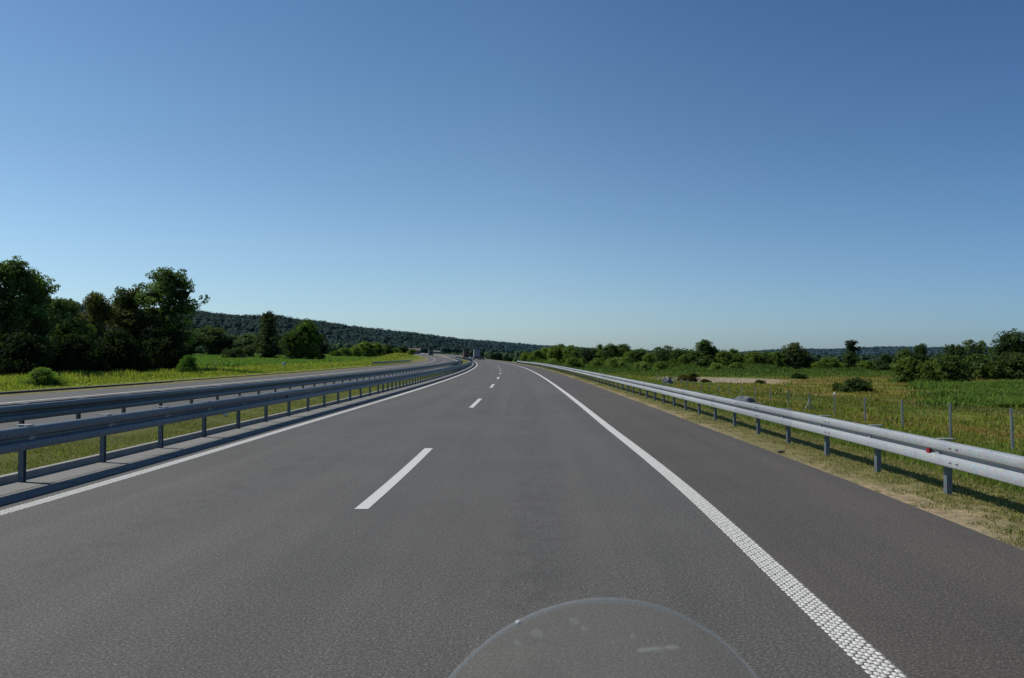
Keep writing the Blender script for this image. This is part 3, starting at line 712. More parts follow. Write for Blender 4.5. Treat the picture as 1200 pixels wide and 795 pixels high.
# ------------------------------------------------------------------ far hills with their forest
def ridge(name, pts, depth, lab, base=4.0):
    """pts: (px, y px of skyline, distance). returns sampler"""
    px = np.array([p[0] for p in pts], float); py = pchip(px, [p[1] for p in pts]); pd = pchip(px, [p[2] for p in pts])
    us = np.linspace(px[0], px[-1], 160); vs = np.linspace(0, 1.6, 26)
    U, Vv = np.meshgrid(us, vs, indexing='ij')
    D = pd(U)
    yy = D - depth * (1 - Vv)
    top = EYE + (420 - py(U)) * D / F - 9
    prof = np.where(Vv <= 1, sm(-.1, 1.05, Vv), 1 - .5 * sm(1, 2.2, Vv))
    Xx = (U - 600) * D / F * (1 + .0 * Vv)
    Xx = (U - 600) * yy / F
    Zz = base + (top - base) * prof + (fbm(Xx, yy, 60, 5) - .5) * 5 * sm(0, .4, Vv) * (1 - sm(.8, 1, Vv))
    V = np.stack([Xx, yy, Zz], -1).reshape(-1, 3)
    n_ = len(vs); i, j = np.meshgrid(np.arange(len(us) - 1), np.arange(n_ - 1), indexing='ij'); a = (i * n_ + j).ravel()
    o = mesh_np(name, V, np.stack([a, a + n_, a + n_ + 1, a + 1], 1), M['soil'], None, np.tile([.02, .035, .02], (len(V), 1)), True)
    tag(o, lab, kind='structure')
    def samp(u, v):
        D = pd(u); yy = D - depth * (1 - v); top = EYE + (420 - py(u)) * D / F - 9
        prof = np.where(v <= 1, sm(-.1, 1.05, v), 1 - .5 * sm(1, 2.2, v))
        X = (u - 600) * yy / F
        return X, yy, base + (top - base) * prof + (fbm(X, yy, 60, 5) - .5) * 5 * sm(0, .4, v) * (1 - sm(.8, 1, v))
    return samp, px[0], px[-1]
def forest(name, X, Y, Z, rad, hh, cols, nl, lab, cat='woodland'):
    n = len(X)
    dirs = rng.normal(0, 1, (n, nl, 3)); dirs[..., 2] = np.abs(dirs[..., 2]) * .9 - .25
    dirs /= np.linalg.norm(dirs, axis=2, keepdims=True)
    cc = np.stack([X, Y, Z + hh * .55], 1)[:, None, :]
    r3 = np.stack([rad, rad, hh * .5], 1)[:, None, :]
    P = (cc + dirs * r3 * rng.uniform(.75, 1.08, (n, nl, 1))).reshape(-1, 3)
    N = (dirs + rng.normal(0, .14, dirs.shape) + np.array([0, 0, .3])).reshape(-1, 3)
    sz = (rad[:, None] * rng.uniform(.3, .6, (n, nl))).ravel()
    V, Fq = leaf_quads(P, N, sz, .85)
    tc_ = cols * (1 + rng.normal(0, .10, (n, 1))).clip(.5, 1.6)
    lc = np.repeat(tc_, nl, 0) * (1 + rng.normal(0, .05, (n * nl, 1)))
    lc = np.repeat(lc, 4, 0)
    # solid cores
    q = (np.stack([X, Y, Z + hh * .5], 1)[:, None, :] + ICO_V[None] * np.stack([rad, rad, hh * .5], 1)[:, None, :] * .93)
    q = q.reshape(-1, 3); f = (np.arange(n) * len(ICO_V))[:, None, None] + ICO_F[None]
    qc = np.repeat(tc_ * .92, len(ICO_V), 0)
    tris = np.concatenate([np.concatenate([Fq[:, [0, 1, 2]], Fq[:, [0, 2, 3]]]), f.reshape(-1, 3) + len(V)])
    o = mesh_np(name, np.concatenate([V, q]), tris, M['wood'], None, np.concatenate([lc, qc]))
    tag(o, lab, cat, kind='stuff')
sA, a0, a1 = ridge('hill', [(-500, 352, 750), (-200, 352, 780), (0, 353, 820), (85, 356, 850), (110, 362, 860), (225, 365, 920), (255, 369, 940), (280, 371, 960), (330, 372, 1000), (350, 376, 1020), (375, 378, 1050), (400, 382, 1080), (450, 388, 1150), (480, 391, 1200), (500, 393.5, 1260), (547, 399, 1400), (575, 400.5, 1500), (597, 402.5, 1600), (635, 405.5, 1750), (700, 409, 1900), (800, 414, 2000), (900, 419, 2000)], 330, 'long wooded hill falling from left to right')
sB, b0, b1 = ridge('hill', [(760, 419, 1850), (850, 415, 1800), (892, 411.5, 1750), (920, 409.5, 1700), (967, 409.5, 1680), (1025, 407, 1650), (1107, 407.5, 1650), (1200, 406, 1600), (1350, 400, 1500), (1700, 398, 1400)], 350, 'low blue-green wooded hill on the right skyline', 1.0)
n = 13500; u = rng.uniform(-60, 860, n); v = rng.uniform(.0, 1.06, n) ** .8
X, Y, Z = sA(u, v); dist = Y
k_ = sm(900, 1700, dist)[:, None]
cols = np.array([.030, .060, .060]) * (1 - k_) + np.array([.048, .095, .120]) * k_  # haze painted into the trees: bluer and paler with distance
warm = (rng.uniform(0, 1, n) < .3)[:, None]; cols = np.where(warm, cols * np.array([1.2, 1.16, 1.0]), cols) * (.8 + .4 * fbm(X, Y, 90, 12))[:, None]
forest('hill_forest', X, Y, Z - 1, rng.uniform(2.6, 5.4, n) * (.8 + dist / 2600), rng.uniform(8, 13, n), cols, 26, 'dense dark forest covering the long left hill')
n = 4200; u = rng.uniform(800, 1320, n); v = rng.uniform(.0, 1.06, n) ** .8
X, Y, Z = sB(u, v)
forest('hill_forest', X, Y, Z - 1, rng.uniform(5, 8, n), rng.uniform(8, 12, n), np.tile([.042, .082, .104], (n, 1)), 22, 'haze-tinted bluish forest covering the low right hill')  # blue of the distant haze put into the tree colour
# valley woods between the fields and the hill
n = 3600; Y = rng.uniform(430, 860, n); X = px2x(rng.uniform(140, 1340, n), Y); k = (np.abs(X - cen(Y) + 6) > 30) & ((vnoise(X, Y, 55, 4) > .33) | (X > 120)) & ((Y > 520) | (X > 60))
X, Y = X[k], Y[k]; n = len(X); s = X - cen(np.minimum(Y, 900)); Z = ground(s, Y)
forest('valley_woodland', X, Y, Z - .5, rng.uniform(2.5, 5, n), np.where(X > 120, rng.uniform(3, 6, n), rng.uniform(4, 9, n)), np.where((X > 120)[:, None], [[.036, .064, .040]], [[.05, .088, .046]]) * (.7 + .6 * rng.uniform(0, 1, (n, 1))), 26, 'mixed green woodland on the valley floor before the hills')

# ------------------------------------------------------------------ guardrails
WP = [(0, 0), (.066, .010), (.080, .018), (.083, .030), (.080, .108), (.072, .118), (.022, .138), (.018, .150), (.018, .162), (.026, .176), (.076, .196), (.083, .208), (.080, .286), (.070, .300), (.012, .309), (0, .31)]
def beam_mesh(name, s_back, sgn, y0, y1, zb, mat, parent, dip=False):
    ys = np.concatenate([np.arange(y0, min(y1, 60), 1.0), np.arange(max(60, y0), y1, 2.0), [y1]])
    V = []; n = len(WP)
    zz = hgt(ys); cc = cen(ys)
    zb_ = np.full(len(ys), zb)
    if dip:
        zb_ = zb - .55 * sm(y1 - 9, y1, ys)
    outer = np.array([(s_back + sgn * p[0], p[1]) for p in WP]); inner = np.array([(s_back + sgn * (p[0] - .004), p[1]) for p in WP])
    ring = np.concatenate([outer, inner[::-1]]); m = len(ring)
    Vv = np.zeros((len(ys), m, 3)); Vv[..., 0] = cc[:, None] + ring[:, 0]; Vv[..., 1] = ys[:, None]; Vv[..., 2] = (zz + zb_)[:, None] + ring[:, 1]
    i, j = np.meshgrid(np.arange(len(ys) - 1), np.arange(m), indexing='ij'); a = (i * m + j).ravel(); b = (i * m + (j + 1) % m).ravel()
    q = np.stack([a, b, b + m, a + m], 1)
    if sgn > 0: q = q[:, ::-1]
    return mesh_np(name, Vv.reshape(-1, 3), q, mat, parent)
def post_mesh(h, d):   # sigma post, open to one side
    bm = bmesh.new(); w = .072; t = .006
    P = [(-d, -w/2), (d, -w/2), (d, -w/2 + t), (-d + t, -w/2 + t), (-d + t, -.015), (-d + .018, 0), (-d + t, .015), (-d + t, w/2 - t), (d, w/2 - t), (d, w/2), (-d, w/2), (-d, .016), (-d + .012, 0), (-d, -.016)]
    # simple closed section with folded web
    lo = [bm.verts.new((p[0], p[1], -.35)) for p in P]; hi = [bm.verts.new((p[0], p[1], h)) for p in P]
    for k in range(len(P)):
        bm.faces.new((lo[k], lo[(k+1) % len(P)], hi[(k+1) % len(P)], hi[k]))
    bm.faces.new(hi); bmesh.ops.recalc_face_normals(bm, faces=bm.faces)
    return bm
def guardrail(s_face, side, y0, y1, ystat, zslab, ztop, label, beam_mat, dip=False, drop=0, bolts=False, double=False):
    """side=+1: traffic face looks towards +x; s_face = plane of the wave crests"""
    root = empty('guardrail', (0, 0, 0)); tag(root, label, 'guardrail', 'guardrails of the motorway')
    sb = s_face - side * .083
    beam_mesh('rail_beam', sb, side, y0, y1, ztop - .31, beam_mat, root, dip)
    sp_w = .13; ps = sb - side * .085
    if double:
        beam_mesh('rail_beam', sb + side * -.25, -side, y0, y1, ztop - .31, beam_mat, root); ps = sb - side * .08
    # bolt heads on the stretch near the viewer, each one a part
    b0 = None
    yb = [y for y in ystat if y > 5][:(20 if side > 0 else 24)] if bolts else []
    if side < 0: yb = yb[::2]
    for y in yb:
        pos = [(-.06, .150, .018), (.07, .160, .018)] if side > 0 else [(-.55, .075, .082), (-.40, .075, .082), (-.55, .245, .082), (-.40, .245, .082)]
        for dy, dz, dd in pos:
            if b0 is None:
                bm = bmesh.new(); r_ = .017 if side > 0 else .010
                cyl(bm, (0, 0, 0), (side * .012, 0, 0), r_, r_ * .8, 8); cyl(bm, (side * .012, 0, 0), (side * .026, 0, 0), r_ * .55, r_ * .5, 6)
                b0 = obj('bolt', bm, M['bolt'] if side > 0 else M['post'], root); b = b0
            else:
                b = b0.copy(); COL.objects.link(b); b.parent = root
            b.location = (C(y + dy) + sb + side * dd, y + dy, H(y) + ztop - .31 + dz)
    pm = None; n = 0; rest = bmesh.new()
    for y in ystat:
        x = C(y); z = H(y)
        if n < 100:
            if pm is None:
                p0 = obj('post', post_mesh(ztop - zslab - .012 + drop, .034), M['post'], root)
                bm = bmesh.new(); L = sp_w - .06
                # bent plate spacer between post and beam
                box(bm, (side * .09, 0, ztop - zslab + drop - .115), (.07, .09, .20)) if not double else box(bm, (0, 0, ztop - zslab + drop - .115), (.24, .11, .20)); box(bm, (0 if double else side * .02, 0, ztop - zslab + drop + .012), (.26 if double else .18, .14 if side > 0 else .10, .008))
                s0 = obj('spacer', bm, M['rail'], p0); pm = p0
                p = p0; q = s0
            else:
                p = pm.copy(); COL.objects.link(p); p.parent = root
                q = s0.copy(); COL.objects.link(q); q.parent = p
            p.location = (x + ps - (side * .045 if double else 0), y, z + zslab - drop)
            p.rotation_euler = (0, 0, 0)
        else:
            bx_ = (x + ps - side * .045)
            box(rest, (bx_, y, z + (zslab - drop + ztop) / 2 - .02), (.1, .1, ztop - zslab + drop))
            box(rest, (bx_ + side * .04, y, z + ztop - .002), (.2, .12, .01))
        n += 1
    if len(rest.verts):
        o = obj('post', rest, M['post'], root); o['kind'] = 'stuff'
    else: rest.free()
    return root
ysR = [9.95 + 2.0 * k for k in range(-4, 103)]
GR = guardrail(6.78, -1, 1, 216, ysR, -.06, .63, 'bright galvanised guardrail with red reflector along the right verge', M['rail'], dip=True, drop=.05, bolts=True)
ysL = [10.56 + 2.0 * k for k in range(-4, 14)] + [37.9 + 1.333 * k for k in range(0, 150)]
GL = guardrail(-4.65, 1, 1, 235, ysL, .01, .75, 'dark guardrail with bolt heads on the near side of the median', M['rail_dark'], bolts=True)
ysF = [13.6 + 2.0 * k for k in range(-4, 190)]
GF = guardrail(-7.76, 1, 1, 420, ysF, .01, .75, 'dark double-sided guardrail with pale cap plates on the far side of the median', M['rail_dark'], double=True)
ysO = [139 + 2.0 * k for k in range(0, 43)]
GO = guardrail(-21.5, 1, 138, 230, ysO, .05, .78, 'short distant guardrail on the outer left verge before the bend', M['rail_dark'])
ysN = [236 + 2.0 * k for k in range(0, 90)]
GN = guardrail(-4.65, 1, 235.02, 420, ysN, .01, .75, 'distant stretch of the median guardrail in the bend', M['rail_dark'])
# reflectors
def reflector(y, s, z, side, parent):
    bm = bmesh.new(); box(bm, (0, 0, 0), (.03, .075, .055)); box(bm, (side * -.02, 0.02, 0), (.05, .03, .03))
    o = obj('reflector', bm, M['red'], parent, bevel=.004); o.location = (C(y) + s, y, H(y) + z); return o
reflector(10.15, 6.815, .475, -1, GR); reflector(58, 6.815, .475, -1, GR)
reflector(22.0, -4.685, .595, 1, GL); reflector(70, -4.685, .595, 1, GL)

# ------------------------------------------------------------------ fence along the right meadow
fence = empty('wire_fence'); tag(fence, 'wire fence with thin grey metal posts behind the right guardrail', 'fence')
fp = None; pts = []
for k in range(-3, 22):
    y = 26 + 4.0 * k; d = 583 - 0 * k
    x = .0423 * y + 15.0
    z = gz(x, y); top = max(.9, 1.42 - .012 * (y - 26))
    pts.append((x, y, z, top))
    bm = bmesh.new(); w = .05
    P = [(-w/2, -w/2), (w/2, -w/2), (w/2, -w/2 + .01), (-w/2 + .01, -w/2 + .01), (-w/2 + .01, w/2), (-w/2, w/2)]
    if fp is None:
        P = [(-.03, -.03), (.03, -.03), (.03, -.02), (.006, -.02), (.006, .02), (.03, .02), (.03, .03), (-.03, .03), (-.03, .02), (-.006, .02), (-.006, -.02), (-.03, -.02)]
        lo = [bm.verts.new((p[0], p[1], -.3)) for p in P]; hi = [bm.verts.new((p[0], p[1], 1.0)) for p in P]
        for q in range(len(P)): bm.faces.new((lo[q], lo[(q+1) % len(P)], hi[(q+1) % len(P)], hi[q]))
        bm.faces.new(hi); bmesh.ops.recalc_face_normals(bm, faces=bm.faces)
        fp = obj('post', bm, M['fpost'], fence); o = fp
    else:
        bm.free(); o = fp.copy(); COL.objects.link(o); o.parent = fence
    o.location = (x, y, z); o.scale = (1, 1, top); o.rotation_euler = (R(rng.normal(0, .8)), R(rng.normal(0, .8)), rng.uniform(-.2, .2))
    if k == 4:   # post with a pale cap
        bm = bmesh.new(); cyl(bm, (0, 0, 0), (.0, 0, .07), .05, .06, 10); cyl(bm, (0, 0, .07), (.02, 0, .13), .06, .02, 10)
        cp = obj('cap', bm, M['white'], fence); cp.location = (x, y, z + top)
    if k == 5:
        bm = bmesh.new()
        for dx in (-1, 1): cyl(bm, (dx * .45, dx * .1, -.05), (0, 0, .8), .018, .018, 6)
        br = obj('brace', bm, M['fpost'], fence); br.location = (x, y, z)
for f in (.3, .62, .95):
    bm = bmesh.new()
    for a, b in zip(pts[:-1], pts[1:]):
        A = Vector((a[0] - .034, a[1], a[2] + a[3] * f)); B = Vector((b[0] - .034, b[1], b[2] + b[3] * f)); mid = (A + B) / 2 - Vector((0, 0, .03))
        cyl(bm, A, mid, .002, .002, 4); cyl(bm, mid, B, .002, .002, 4)
    obj('wire', bm, M['wire'], fence)

# ------------------------------------------------------------------ small things beside the road
def rock(seed, sx, sy, sz, mat, name='stone', parent=None, rough=.35):
    bm = bmesh.new(); bmesh.ops.create_icosphere(bm, subdivisions=3, radius=1)
    for v in bm.verts:
        k = 1 + rough * mn.noise(v.co * 1.3 + Vector((seed, 0, 0))) + rough * .4 * mn.noise(v.co * 4 + Vector((seed, 3, 0)))
        v.co = Vector((v.co.x * sx * k, v.co.y * sy * k, v.co.z * sz * k))
    return obj(name, bm, mat, parent)
y = 92; x = px2x(783, y); z = gz(x, y)
cv = empty('rubble_heap', (x, y, z), R(25)); tag(cv, 'blue-grey boulders with a pale slab on top behind the rail', 'rubble heap')
for k, (dx, dy, dz, sx_, sz_) in enumerate([(-.28, 0, .38, .42, .5), (.2, .15, .34, .45, .42), (-.05, -.3, .15, .5, .25)]):
    q = rock(20 + k, sx_, .4, sz_, M['stone'], 'boulder', cv, .45); q.location = (dx, dy, dz)
bm = bmesh.new(); box(bm, (.22, .05, .82), (.72, .5, .14), rot=Matrix.Rotation(.22, 4, 'Y')); obj('slab', bm, M['kerb'], cv, bevel=.03)
y = 47; x = px2x(871, y); z = gz(x, y)
hp = rock(4, .62, .55, .36, M['stone'], 'stone_heap'); hp.location = (x, y, z + .28); tag(hp, 'low grey heap of rubble in the grass behind the rail', 'rubble heap')
y = 60; x = px2x(930, y)
# litter
bm = bmesh.new(); bmesh.ops.create_icosphere(bm, subdivisions=3, radius=.06)
for v in bm.verts: v.co *= 1 + .6 * mn.noise(v.co * 30)
lt = obj('litter', bm, M['white']); lt.location = (C(22) - 6.2, 21.5, H(22) + .14); tag(lt, 'crumpled white and red wrapper lying in the median grass', 'litter')
bm = bmesh.new(); bmesh.ops.create_icosphere(bm, subdivisions=2, radius=.035)
for v in bm.verts: v.co *= 1 + .5 * mn.noise(v.co * 40)
r_ = obj('red_print', bm, M['red'], lt); r_.location = (-.06, -.02, .02)
y = 96; x = px2x(333, y)
bm = bmesh.new(); bmesh.ops.create_icosphere(bm, subdivisions=3, radius=.22)
for v in bm.verts: v.co *= 1 + .5 * mn.noise(v.co * 5)
bg = obj('plastic_sack', bm, simple('pale_blue_plastic', (.30, .40, .48), .5)); bg.location = (x, y, gz(x, y) + .75); tag(bg, 'pale blue plastic sack at the edge of the left crop field', 'sack')
# stones and clods along the shoulder edge
bm = bmesh.new()
cl_ = rock(9, .07, .04, .025, M['curb'], 'clod'); cl_.location = (C(14.1) + 6.2, 14.1, -.0); tag(cl_, 'small dark clod on the verge beside the right shoulder', 'clod')
bm.free()

# ------------------------------------------------------------------ vehicles
def wheel(parent, x, y, r, w):
    bm = bmesh.new(); cyl(bm, (x - w/2, y, r), (x + w/2, y, r), r, r, 20); t = obj('wheel', bm, M['tyre'], parent, bevel=.02)
    bm = bmesh.new(); cyl(bm, (x - w/2 - .01, y, r), (x + w/2 + .01, y, r), r * .58, r * .58, 14); obj('rim', bm, M['hub'], t)
def make_truck(label, boxmat, cabmat, loc, rz, rear=True, h=3.9, L=9.5, W=2.5, group='vehicles far ahead'):
    t = empty('truck', loc, rz); tag(t, label, 'truck', group)
    bm = bmesh.new(); box(bm, (0, L/2 - .2, 1.05 + (h - 1.05) / 2), (W, L - 2.6, h - 1.05)); obj('cargo_box', bm, boxmat, t, bevel=.04)
    bm = bmesh.new()
    for k in (-1, 1): box(bm, (k * .61, 1.084, 1.1 + (h - 1.05) / 2), (1.16, .03, h - 1.35))
    for k in (-.62, -.1, .1, .62): box(bm, (k, 1.06, 1.1 + (h - 1.05) / 2), (.035, .03, h - 1.4))
    obj('rear_door', bm, boxmat, t, bevel=.006)
    bm = bmesh.new(); prof = [(L - 1.4, .6), (L + .75, .6), (L + .8, 1.4), (L + .65, 2.6), (L + .3, 2.85), (L - 1.4, 2.85)]
    extrude_profile(bm, prof, -W/2 + .05, W/2 - .05); obj('cab', bm, cabmat, t, bevel=.05)
    bm = bmesh.new(); extrude_profile(bm, [(L + .815, 1.5), (L + .685, 2.5), (L + .665, 2.5), (L + .79, 1.5)], -W/2 + .2, W/2 - .2); obj('windscreen', bm, M['glass'], t)
    bm = bmesh.new(); box(bm, (0, L/2 - .1, .85), (.9, L - 1.4, .22)); box(bm, (0, 1.0, .62), (W - .1, .12, .18)); box(bm, (0, L/2, .65), (W - .2, L * .3, .5)); obj('chassis', bm, M['black'], t)
    for y in (1.9, 3.1, L - .3):
        for k in (-1, 1): wheel(t, k * (W/2 - .18), y, .5, .32)
    for k in (-1, 1):
        bm = bmesh.new(); box(bm, (k * (W/2 - .25), .92, .66), (.36, .05, .14)); obj('tail_light', bm, M['lampred'], t)
        bm = bmesh.new(); box(bm, (k * (W/2 - .3), L + .8, .85), (.36, .05, .2)); obj('headlight', bm, M['white'], t)
    return t
def make_car(label, paint, loc, rz, group='vehicles far ahead'):
    t = empty('car', loc, rz); tag(t, label, 'car', group)
    bm = bmesh.new(); W = .88
    prof = [(0, .35), (0, .75), (.1, .95), (.55, 1.0), (3.1, .98), (4.1, .82), (4.3, .6), (4.3, .3), (3.85, .25), (3.0, .25), (.9, .25), (.2, .28)]
    extrude_profile(bm, prof, -W, W); obj('body', bm, paint, t, bevel=.05)
    bm = bmesh.new(); pr = [(.22, .97), (.75, 1.42), (2.2, 1.45), (3.05, .97)]
    A = [bm.verts.new((-W + (.06 if z < 1 else .18), y, z)) for y, z in pr]; B = [bm.verts.new((W - (.06 if z < 1 else .18), y, z)) for y, z in pr]
    for k in range(4): bm.faces.new((A[k], A[(k+1) % 4], B[(k+1) % 4], B[k]))
    bm.faces.new(A); bm.faces.new(B[::-1]); bmesh.ops.recalc_face_normals(bm, faces=bm.faces); obj('window_band', bm, M['glass'], t)
    bm = bmesh.new(); box(bm, (0, 1.48, 1.462), (1.36, 1.45, .04)); obj('roof', bm, paint, t, bevel=.015)
    for y in (.8, 3.45):
        for k in (-1, 1): wheel(t, k * .8, y, .32, .2)
    for k in (-1, 1):
        bm = bmesh.new(); box(bm, (k * .68, -.01, .78), (.3, .05, .16)); obj('tail_light', bm, M['lampred'], t)
    bm = bmesh.new(); box(bm, (0, -.012, .55), (.5, .02, .11)); obj('number_plate', bm, M['white'], t)
    return t
def head(y):  # heading of the road at y
    return math.atan2(-(C(y + 5) - C(y - 5)), 10)
def put(px, y): return (px2x(px, y), y, H(y) + .004)
make_truck('silver grey box lorry ahead in the right lane', M['silver'], M['silver'], put(559.3, 346), head(346), h=4.3)
make_car('black car driving just behind the silver lorry', M['carblk'], put(565, 318), head(318))
make_car('white and black car driving left of the silver lorry', M['carwht'], put(552.6, 335), head(335))
make_truck('maroon lorry far ahead, leftmost of the vehicles ahead', M['maroon'], M['maroon'], put(547, 400), head(400), h=3.9)
def put2(s, y): return (C(y) + s, y, H(y) + .03)
make_truck('dark green lorry coming round the bend on the opposite carriageway', M['green'], M['green'], put2(-13.6, 490), head(490) + PI, h=4.4)
make_car('white car on the opposite carriageway left of the dark lorry', M['carwht'], put2(-15.8, 520), head(520) + PI)
# low buildings and mast beyond the bend
def house(x, y, w, d, h, label, roofh=1.6):
    z = gz(x, y); t = empty('building', (x, y, z - .1), .15); tag(t, label, 'building', 'small buildings beyond the bend')
    bm = bmesh.new(); box(bm, (0, 0, h/2), (w, d, h)); obj('wall', bm, M['wall'], t)
    bm = bmesh.new(); prof = [(-d/2 - .3, h + .01), (0, h + roofh), (d/2 + .3, h + .01)]; extrude_profile(bm, prof, -w/2 - .3, w/2 + .3); obj('roof', bm, M['roof'] if roofh > 1 else M['wall'], t)
    for k in (-.3, 0, .3):
        bm = bmesh.new(); box(bm, (k * w, -d/2 - .01, h * .55), (1.1, .06, 1.1)); obj('window', bm, M['glass'], t)
    return t
house(px2x(509, 640), 640, 9, 7, 2.0, 'long low white building right of the bend', .5)
house(px2x(486, 600), 600, 8, 7, 3.0, 'small red roofed house left of the bend')
y = 560; x = px2x(484, y); z = gz(x, y)
mst = empty('mast', (x, y, z)); tag(mst, 'slim pale mast rising beyond the bend', 'mast')
bm = bmesh.new(); cyl(bm, (0, 0, -.2), (0, 0, 8.5), .14, .07, 8); obj('pole', bm, M['fpost'], mst)
bm = bmesh.new(); box(bm, (.4, 0, 8.4), (.9, .1, .08)); obj('arm', bm, M['fpost'], mst)

# ------------------------------------------------------------------ the rider's windscreen
def hazy(name, alpha, colr, smudge=False):
    t = NT(name); geo = objco(t)
    tr = t.node('ShaderNodeBsdfTransparent'); tr.inputs[0].default_value = (.97, .97, .96, 1)
    df = t.node('ShaderNodeBsdfDiffuse'); df.inputs[0].default_value = (*colr, 1)
    tl = t.node('ShaderNodeBsdfTranslucent'); tl.inputs[0].default_value = (*colr, 1)
    ms = t.node('ShaderNodeMixShader'); ms.inputs[0].default_value = .5; t.ln(df.outputs[0], ms.inputs[1]); t.ln(tl.outputs[0], ms.inputs[2])
    m1 = t.node('ShaderNodeMixShader'); t.ln(tr.outputs[0], m1.inputs[1]); t.ln(ms.outputs[0], m1.inputs[2]); m1.inputs[0].default_value = alpha
    if smudge:
        sm_ = t.ramp(t.noise(30, 3, .5, geo), [(.55, (0, 0, 0)), (.75, (1, 1, 1))]); fn = t.noise(7, 3, .6, geo)
        t.ln(t.math('ADD', t.math('ADD', alpha - .06, t.math('MULTIPLY', fn, .12)), t.math('MULTIPLY', sm_, .10)), m1.inputs[0])
    t.ln(m1.outputs[0], t.out.inputs[0]); return t.m
M['screen'] = hazy('scratched_clear_plastic', .42, (.275, .262, .232), True); M['sedge'] = hazy('screen_edge', .34, (.50, .54, .56))
ws = empty('windscreen', (.077, .66, 1.4335)); tag(ws, 'top of a clear scratched motorcycle windscreen at the bottom of the view', 'windscreen')
def outline(t): return .176 * math.sqrt(max(0, 1 - (1 - min(t, .24) / .24) ** 2)) ** 1.0
V = []; Fq = []; NT_, NX = 40, 25
def wpt(t, u):
    x = outline(t) * u
    yy = .55 * t - 1.1 * x * x
    return (x, yy, -t * .95)
for i_ in range(NT_):
    t = .44 * (i_ / (NT_ - 1)) ** 1.7
    for j_ in range(NX): V.append(wpt(t, -1 + 2 * j_ / (NX - 1)))
for i_ in range(NT_ - 1):
    for j_ in range(NX - 1): a = i_ * NX + j_; Fq.append((a, a + 1, a + NX + 1, a + NX))
sc_o = mesh_np('screen_pane', V, Fq, M['screen'], ws, smooth=True)
edge = [wpt(.44 * (k / 79) ** 2, -1) for k in range(79, 0, -1)] + [wpt(.44 * (k / 79) ** 2, 1) for k in range(0, 80)]
v_, f_ = tube(edge, .0016, .0016, 6)
mesh_np('edge_bead', [tuple(q) for q in v_], f_, M['sedge'], ws, smooth=True)
# scratches and dried drops on the pane
smat = hazy('dried_smear', .26, (.85, .83, .78))
def smear(pts, name='smear'):
    bm = bmesh.new()
    for (tt, uu, a, b) in pts:
        c = Vector(wpt(tt, uu)) + Vector((0, -.002, .001)); bmesh.ops.create_uvsphere(bm, u_segments=10, v_segments=6, radius=1, matrix=Matrix.Translation(c) @ Matrix.Diagonal((a, .0006, b, 1)))
    obj(name, bm, smat, ws, smooth=True)
for q in ((.022, -.35, .004, .003), (.034, -.62, .005, .003), (.043, -.72, .003, .002), (.030, -.2, .003, .002), (.038, .25, .002, .0016)): smear([q], 'dried_drop')
smear([(.054 - .0004 * k, .28 + k * .022, .0036, .0009 + .0007 * (k % 3)) for k in range(8)])
smear([(.054 - .0004 * k, .28 + k * .022, .0036, .0009 + .0007 * (k % 3)) for k in range(10, 14)])
bm = bmesh.new(); c = Vector(wpt(.021, -1)); bmesh.ops.create_uvsphere(bm, u_segments=12, v_segments=8, radius=.0019, matrix=Matrix.Translation(c)); obj('edge_screw', bm, M['white'], ws, smooth=True)
# fairing and stays below the pane (outside the frame, seen only from other positions)
bm = bmesh.new()
ringA = [(-.20, .16, -.40), (-.13, .26, -.38), (0, .30, -.37), (.13, .26, -.38), (.20, .16, -.40)]
ringB = [(-.24, .08, -.62), (-.15, .32, -.62), (0, .40, -.62), (.15, .32, -.62), (.24, .08, -.62)]
A = [bm.verts.new(p) for p in ringA]; B = [bm.verts.new(p) for p in ringB]
for k in range(4): bm.faces.new((A[k], A[k+1], B[k+1], B[k]))
bmesh.ops.solidify(bm, geom=bm.faces[:], thickness=.01)
obj('fairing', bm, M['carblk'], ws)

# ------------------------------------------------------------------ light, sky, camera
SE, SA = 46, -72            # sun elevation, azimuth from +Y towards +X
sun = bpy.data.lights.new('Sun', 'SUN'); sun.energy = 4.9; sun.angle = R(.53); sun.color = (1, .955, .88)
so = bpy.data.objects.new('sun', sun); COL.objects.link(so)
d = Vector((math.sin(R(SA)) * math.cos(R(SE)), math.cos(R(SA)) * math.cos(R(SE)), math.sin(R(SE))))
so.rotation_euler = d.to_track_quat('Z', 'Y').to_euler(); so.location = d * 50
w = bpy.data.worlds.new('World'); sc.world = w; w.use_nodes = True
nt = w.node_tree; bgn = nt.nodes['Background']
sky = nt.nodes.new('ShaderNodeTexSky'); sky.sky_type = 'NISHITA'; sky.sun_disc = False
sky.sun_elevation = R(SE); sky.sun_rotation = R(SA); sky.altitude = 100; sky.air_density = 1.0; sky.dust_density = .6; sky.ozone_density = 2.0
tcw = nt.nodes.new('ShaderNodeTexCoord'); sx = nt.nodes.new('ShaderNodeSeparateXYZ'); nt.links.new(tcw.outputs['Generated'], sx.inputs[0])
rpw = nt.nodes.new('ShaderNodeValToRGB'); nt.links.new(sx.outputs['Z'], rpw.inputs[0])
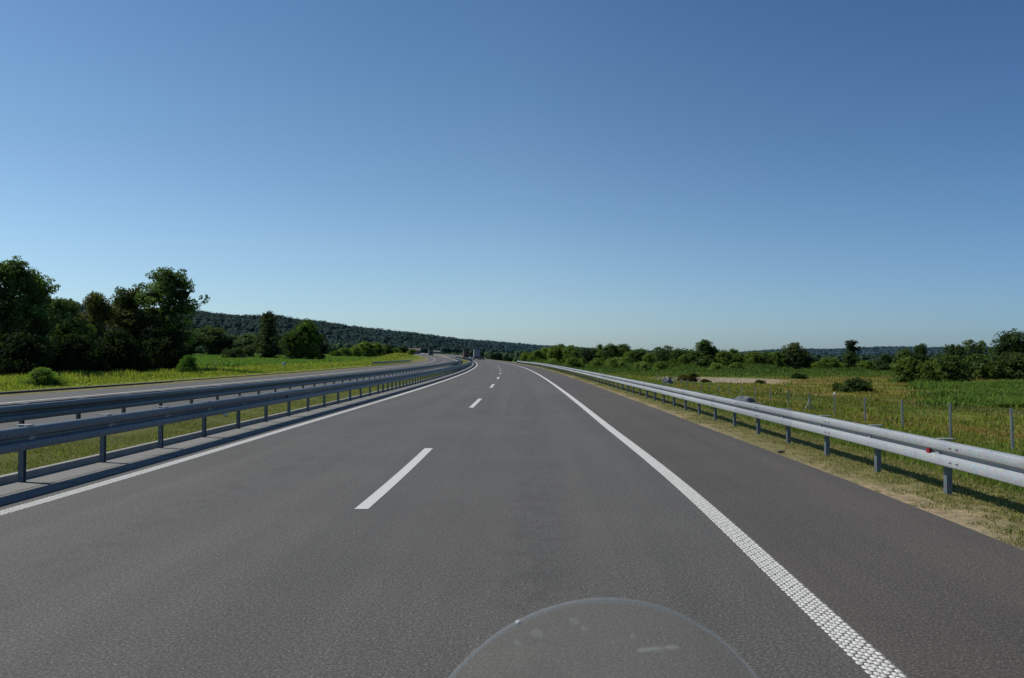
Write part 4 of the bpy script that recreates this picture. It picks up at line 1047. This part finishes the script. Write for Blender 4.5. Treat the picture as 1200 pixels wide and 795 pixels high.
e = rpw.color_ramp.elements; e[0].position = 0; e[0].color = (.85, 1.09, 1.45, 1); e[1].position = .46; e[1].color = (.60, .87, 1.05, 1)
for p_, c_ in ((.05, (.90, 1.12, 1.38)), (.13, (.92, 1.11, 1.25)), (.25, (.80, 1.01, 1.13))):
    k_ = e.new(p_); k_.color = (*c_, 1)
rx = nt.nodes.new('ShaderNodeMapRange'); nt.links.new(sx.outputs['X'], rx.inputs[0]); rx.inputs[1].default_value = -.6; rx.inputs[2].default_value = .6
rpx = nt.nodes.new('ShaderNodeValToRGB'); nt.links.new(rx.outputs[0], rpx.inputs[0]); ex = rpx.color_ramp.elements
ex[0].position = 0; ex[0].color = (1.0, 1.0, 1.0, 1); ex[1].position = 1; ex[1].color = (.63, .74, .89, 1); k_ = ex.new(.5); k_.color = (1.0, 1.0, 1.0, 1)
mxx = nt.nodes.new('ShaderNodeMix'); mxx.data_type = 'RGBA'; mxx.blend_type = 'MULTIPLY'; mxx.inputs[0].default_value = 1
nt.links.new(rpw.outputs[0], mxx.inputs[6]); nt.links.new(rpx.outputs[0], mxx.inputs[7])
mxw = nt.nodes.new('ShaderNodeMix'); mxw.data_type = 'RGBA'; mxw.blend_type = 'MULTIPLY'; mxw.inputs[0].default_value = 1
nt.links.new(sky.outputs[0], mxw.inputs[6]); nt.links.new(mxx.outputs[2], mxw.inputs[7]); nt.links.new(mxw.outputs[2], bgn.inputs[0])
bgn.inputs[1].default_value = .085

cam = bpy.data.cameras.new('Camera'); cam.sensor_width = 36; cam.lens = 36 * F / 1200; cam.clip_start = .05; cam.clip_end = 30000
cam.dof.use_dof = True; cam.dof.focus_distance = 40; cam.dof.aperture_fstop = 11
co = bpy.data.objects.new('Camera', cam); COL.objects.link(co); co.location = (0, 0, EYE)
co.rotation_euler = (R(90) + math.atan(22.5 / F), 0, 0)
sc.camera = co
sc.render.engine = 'CYCLES'
sc.cycles.transparent_max_bounces = 16
sc.view_settings.view_transform = 'Standard'; sc.view_settings.look = 'None'; sc.view_settings.exposure = 0
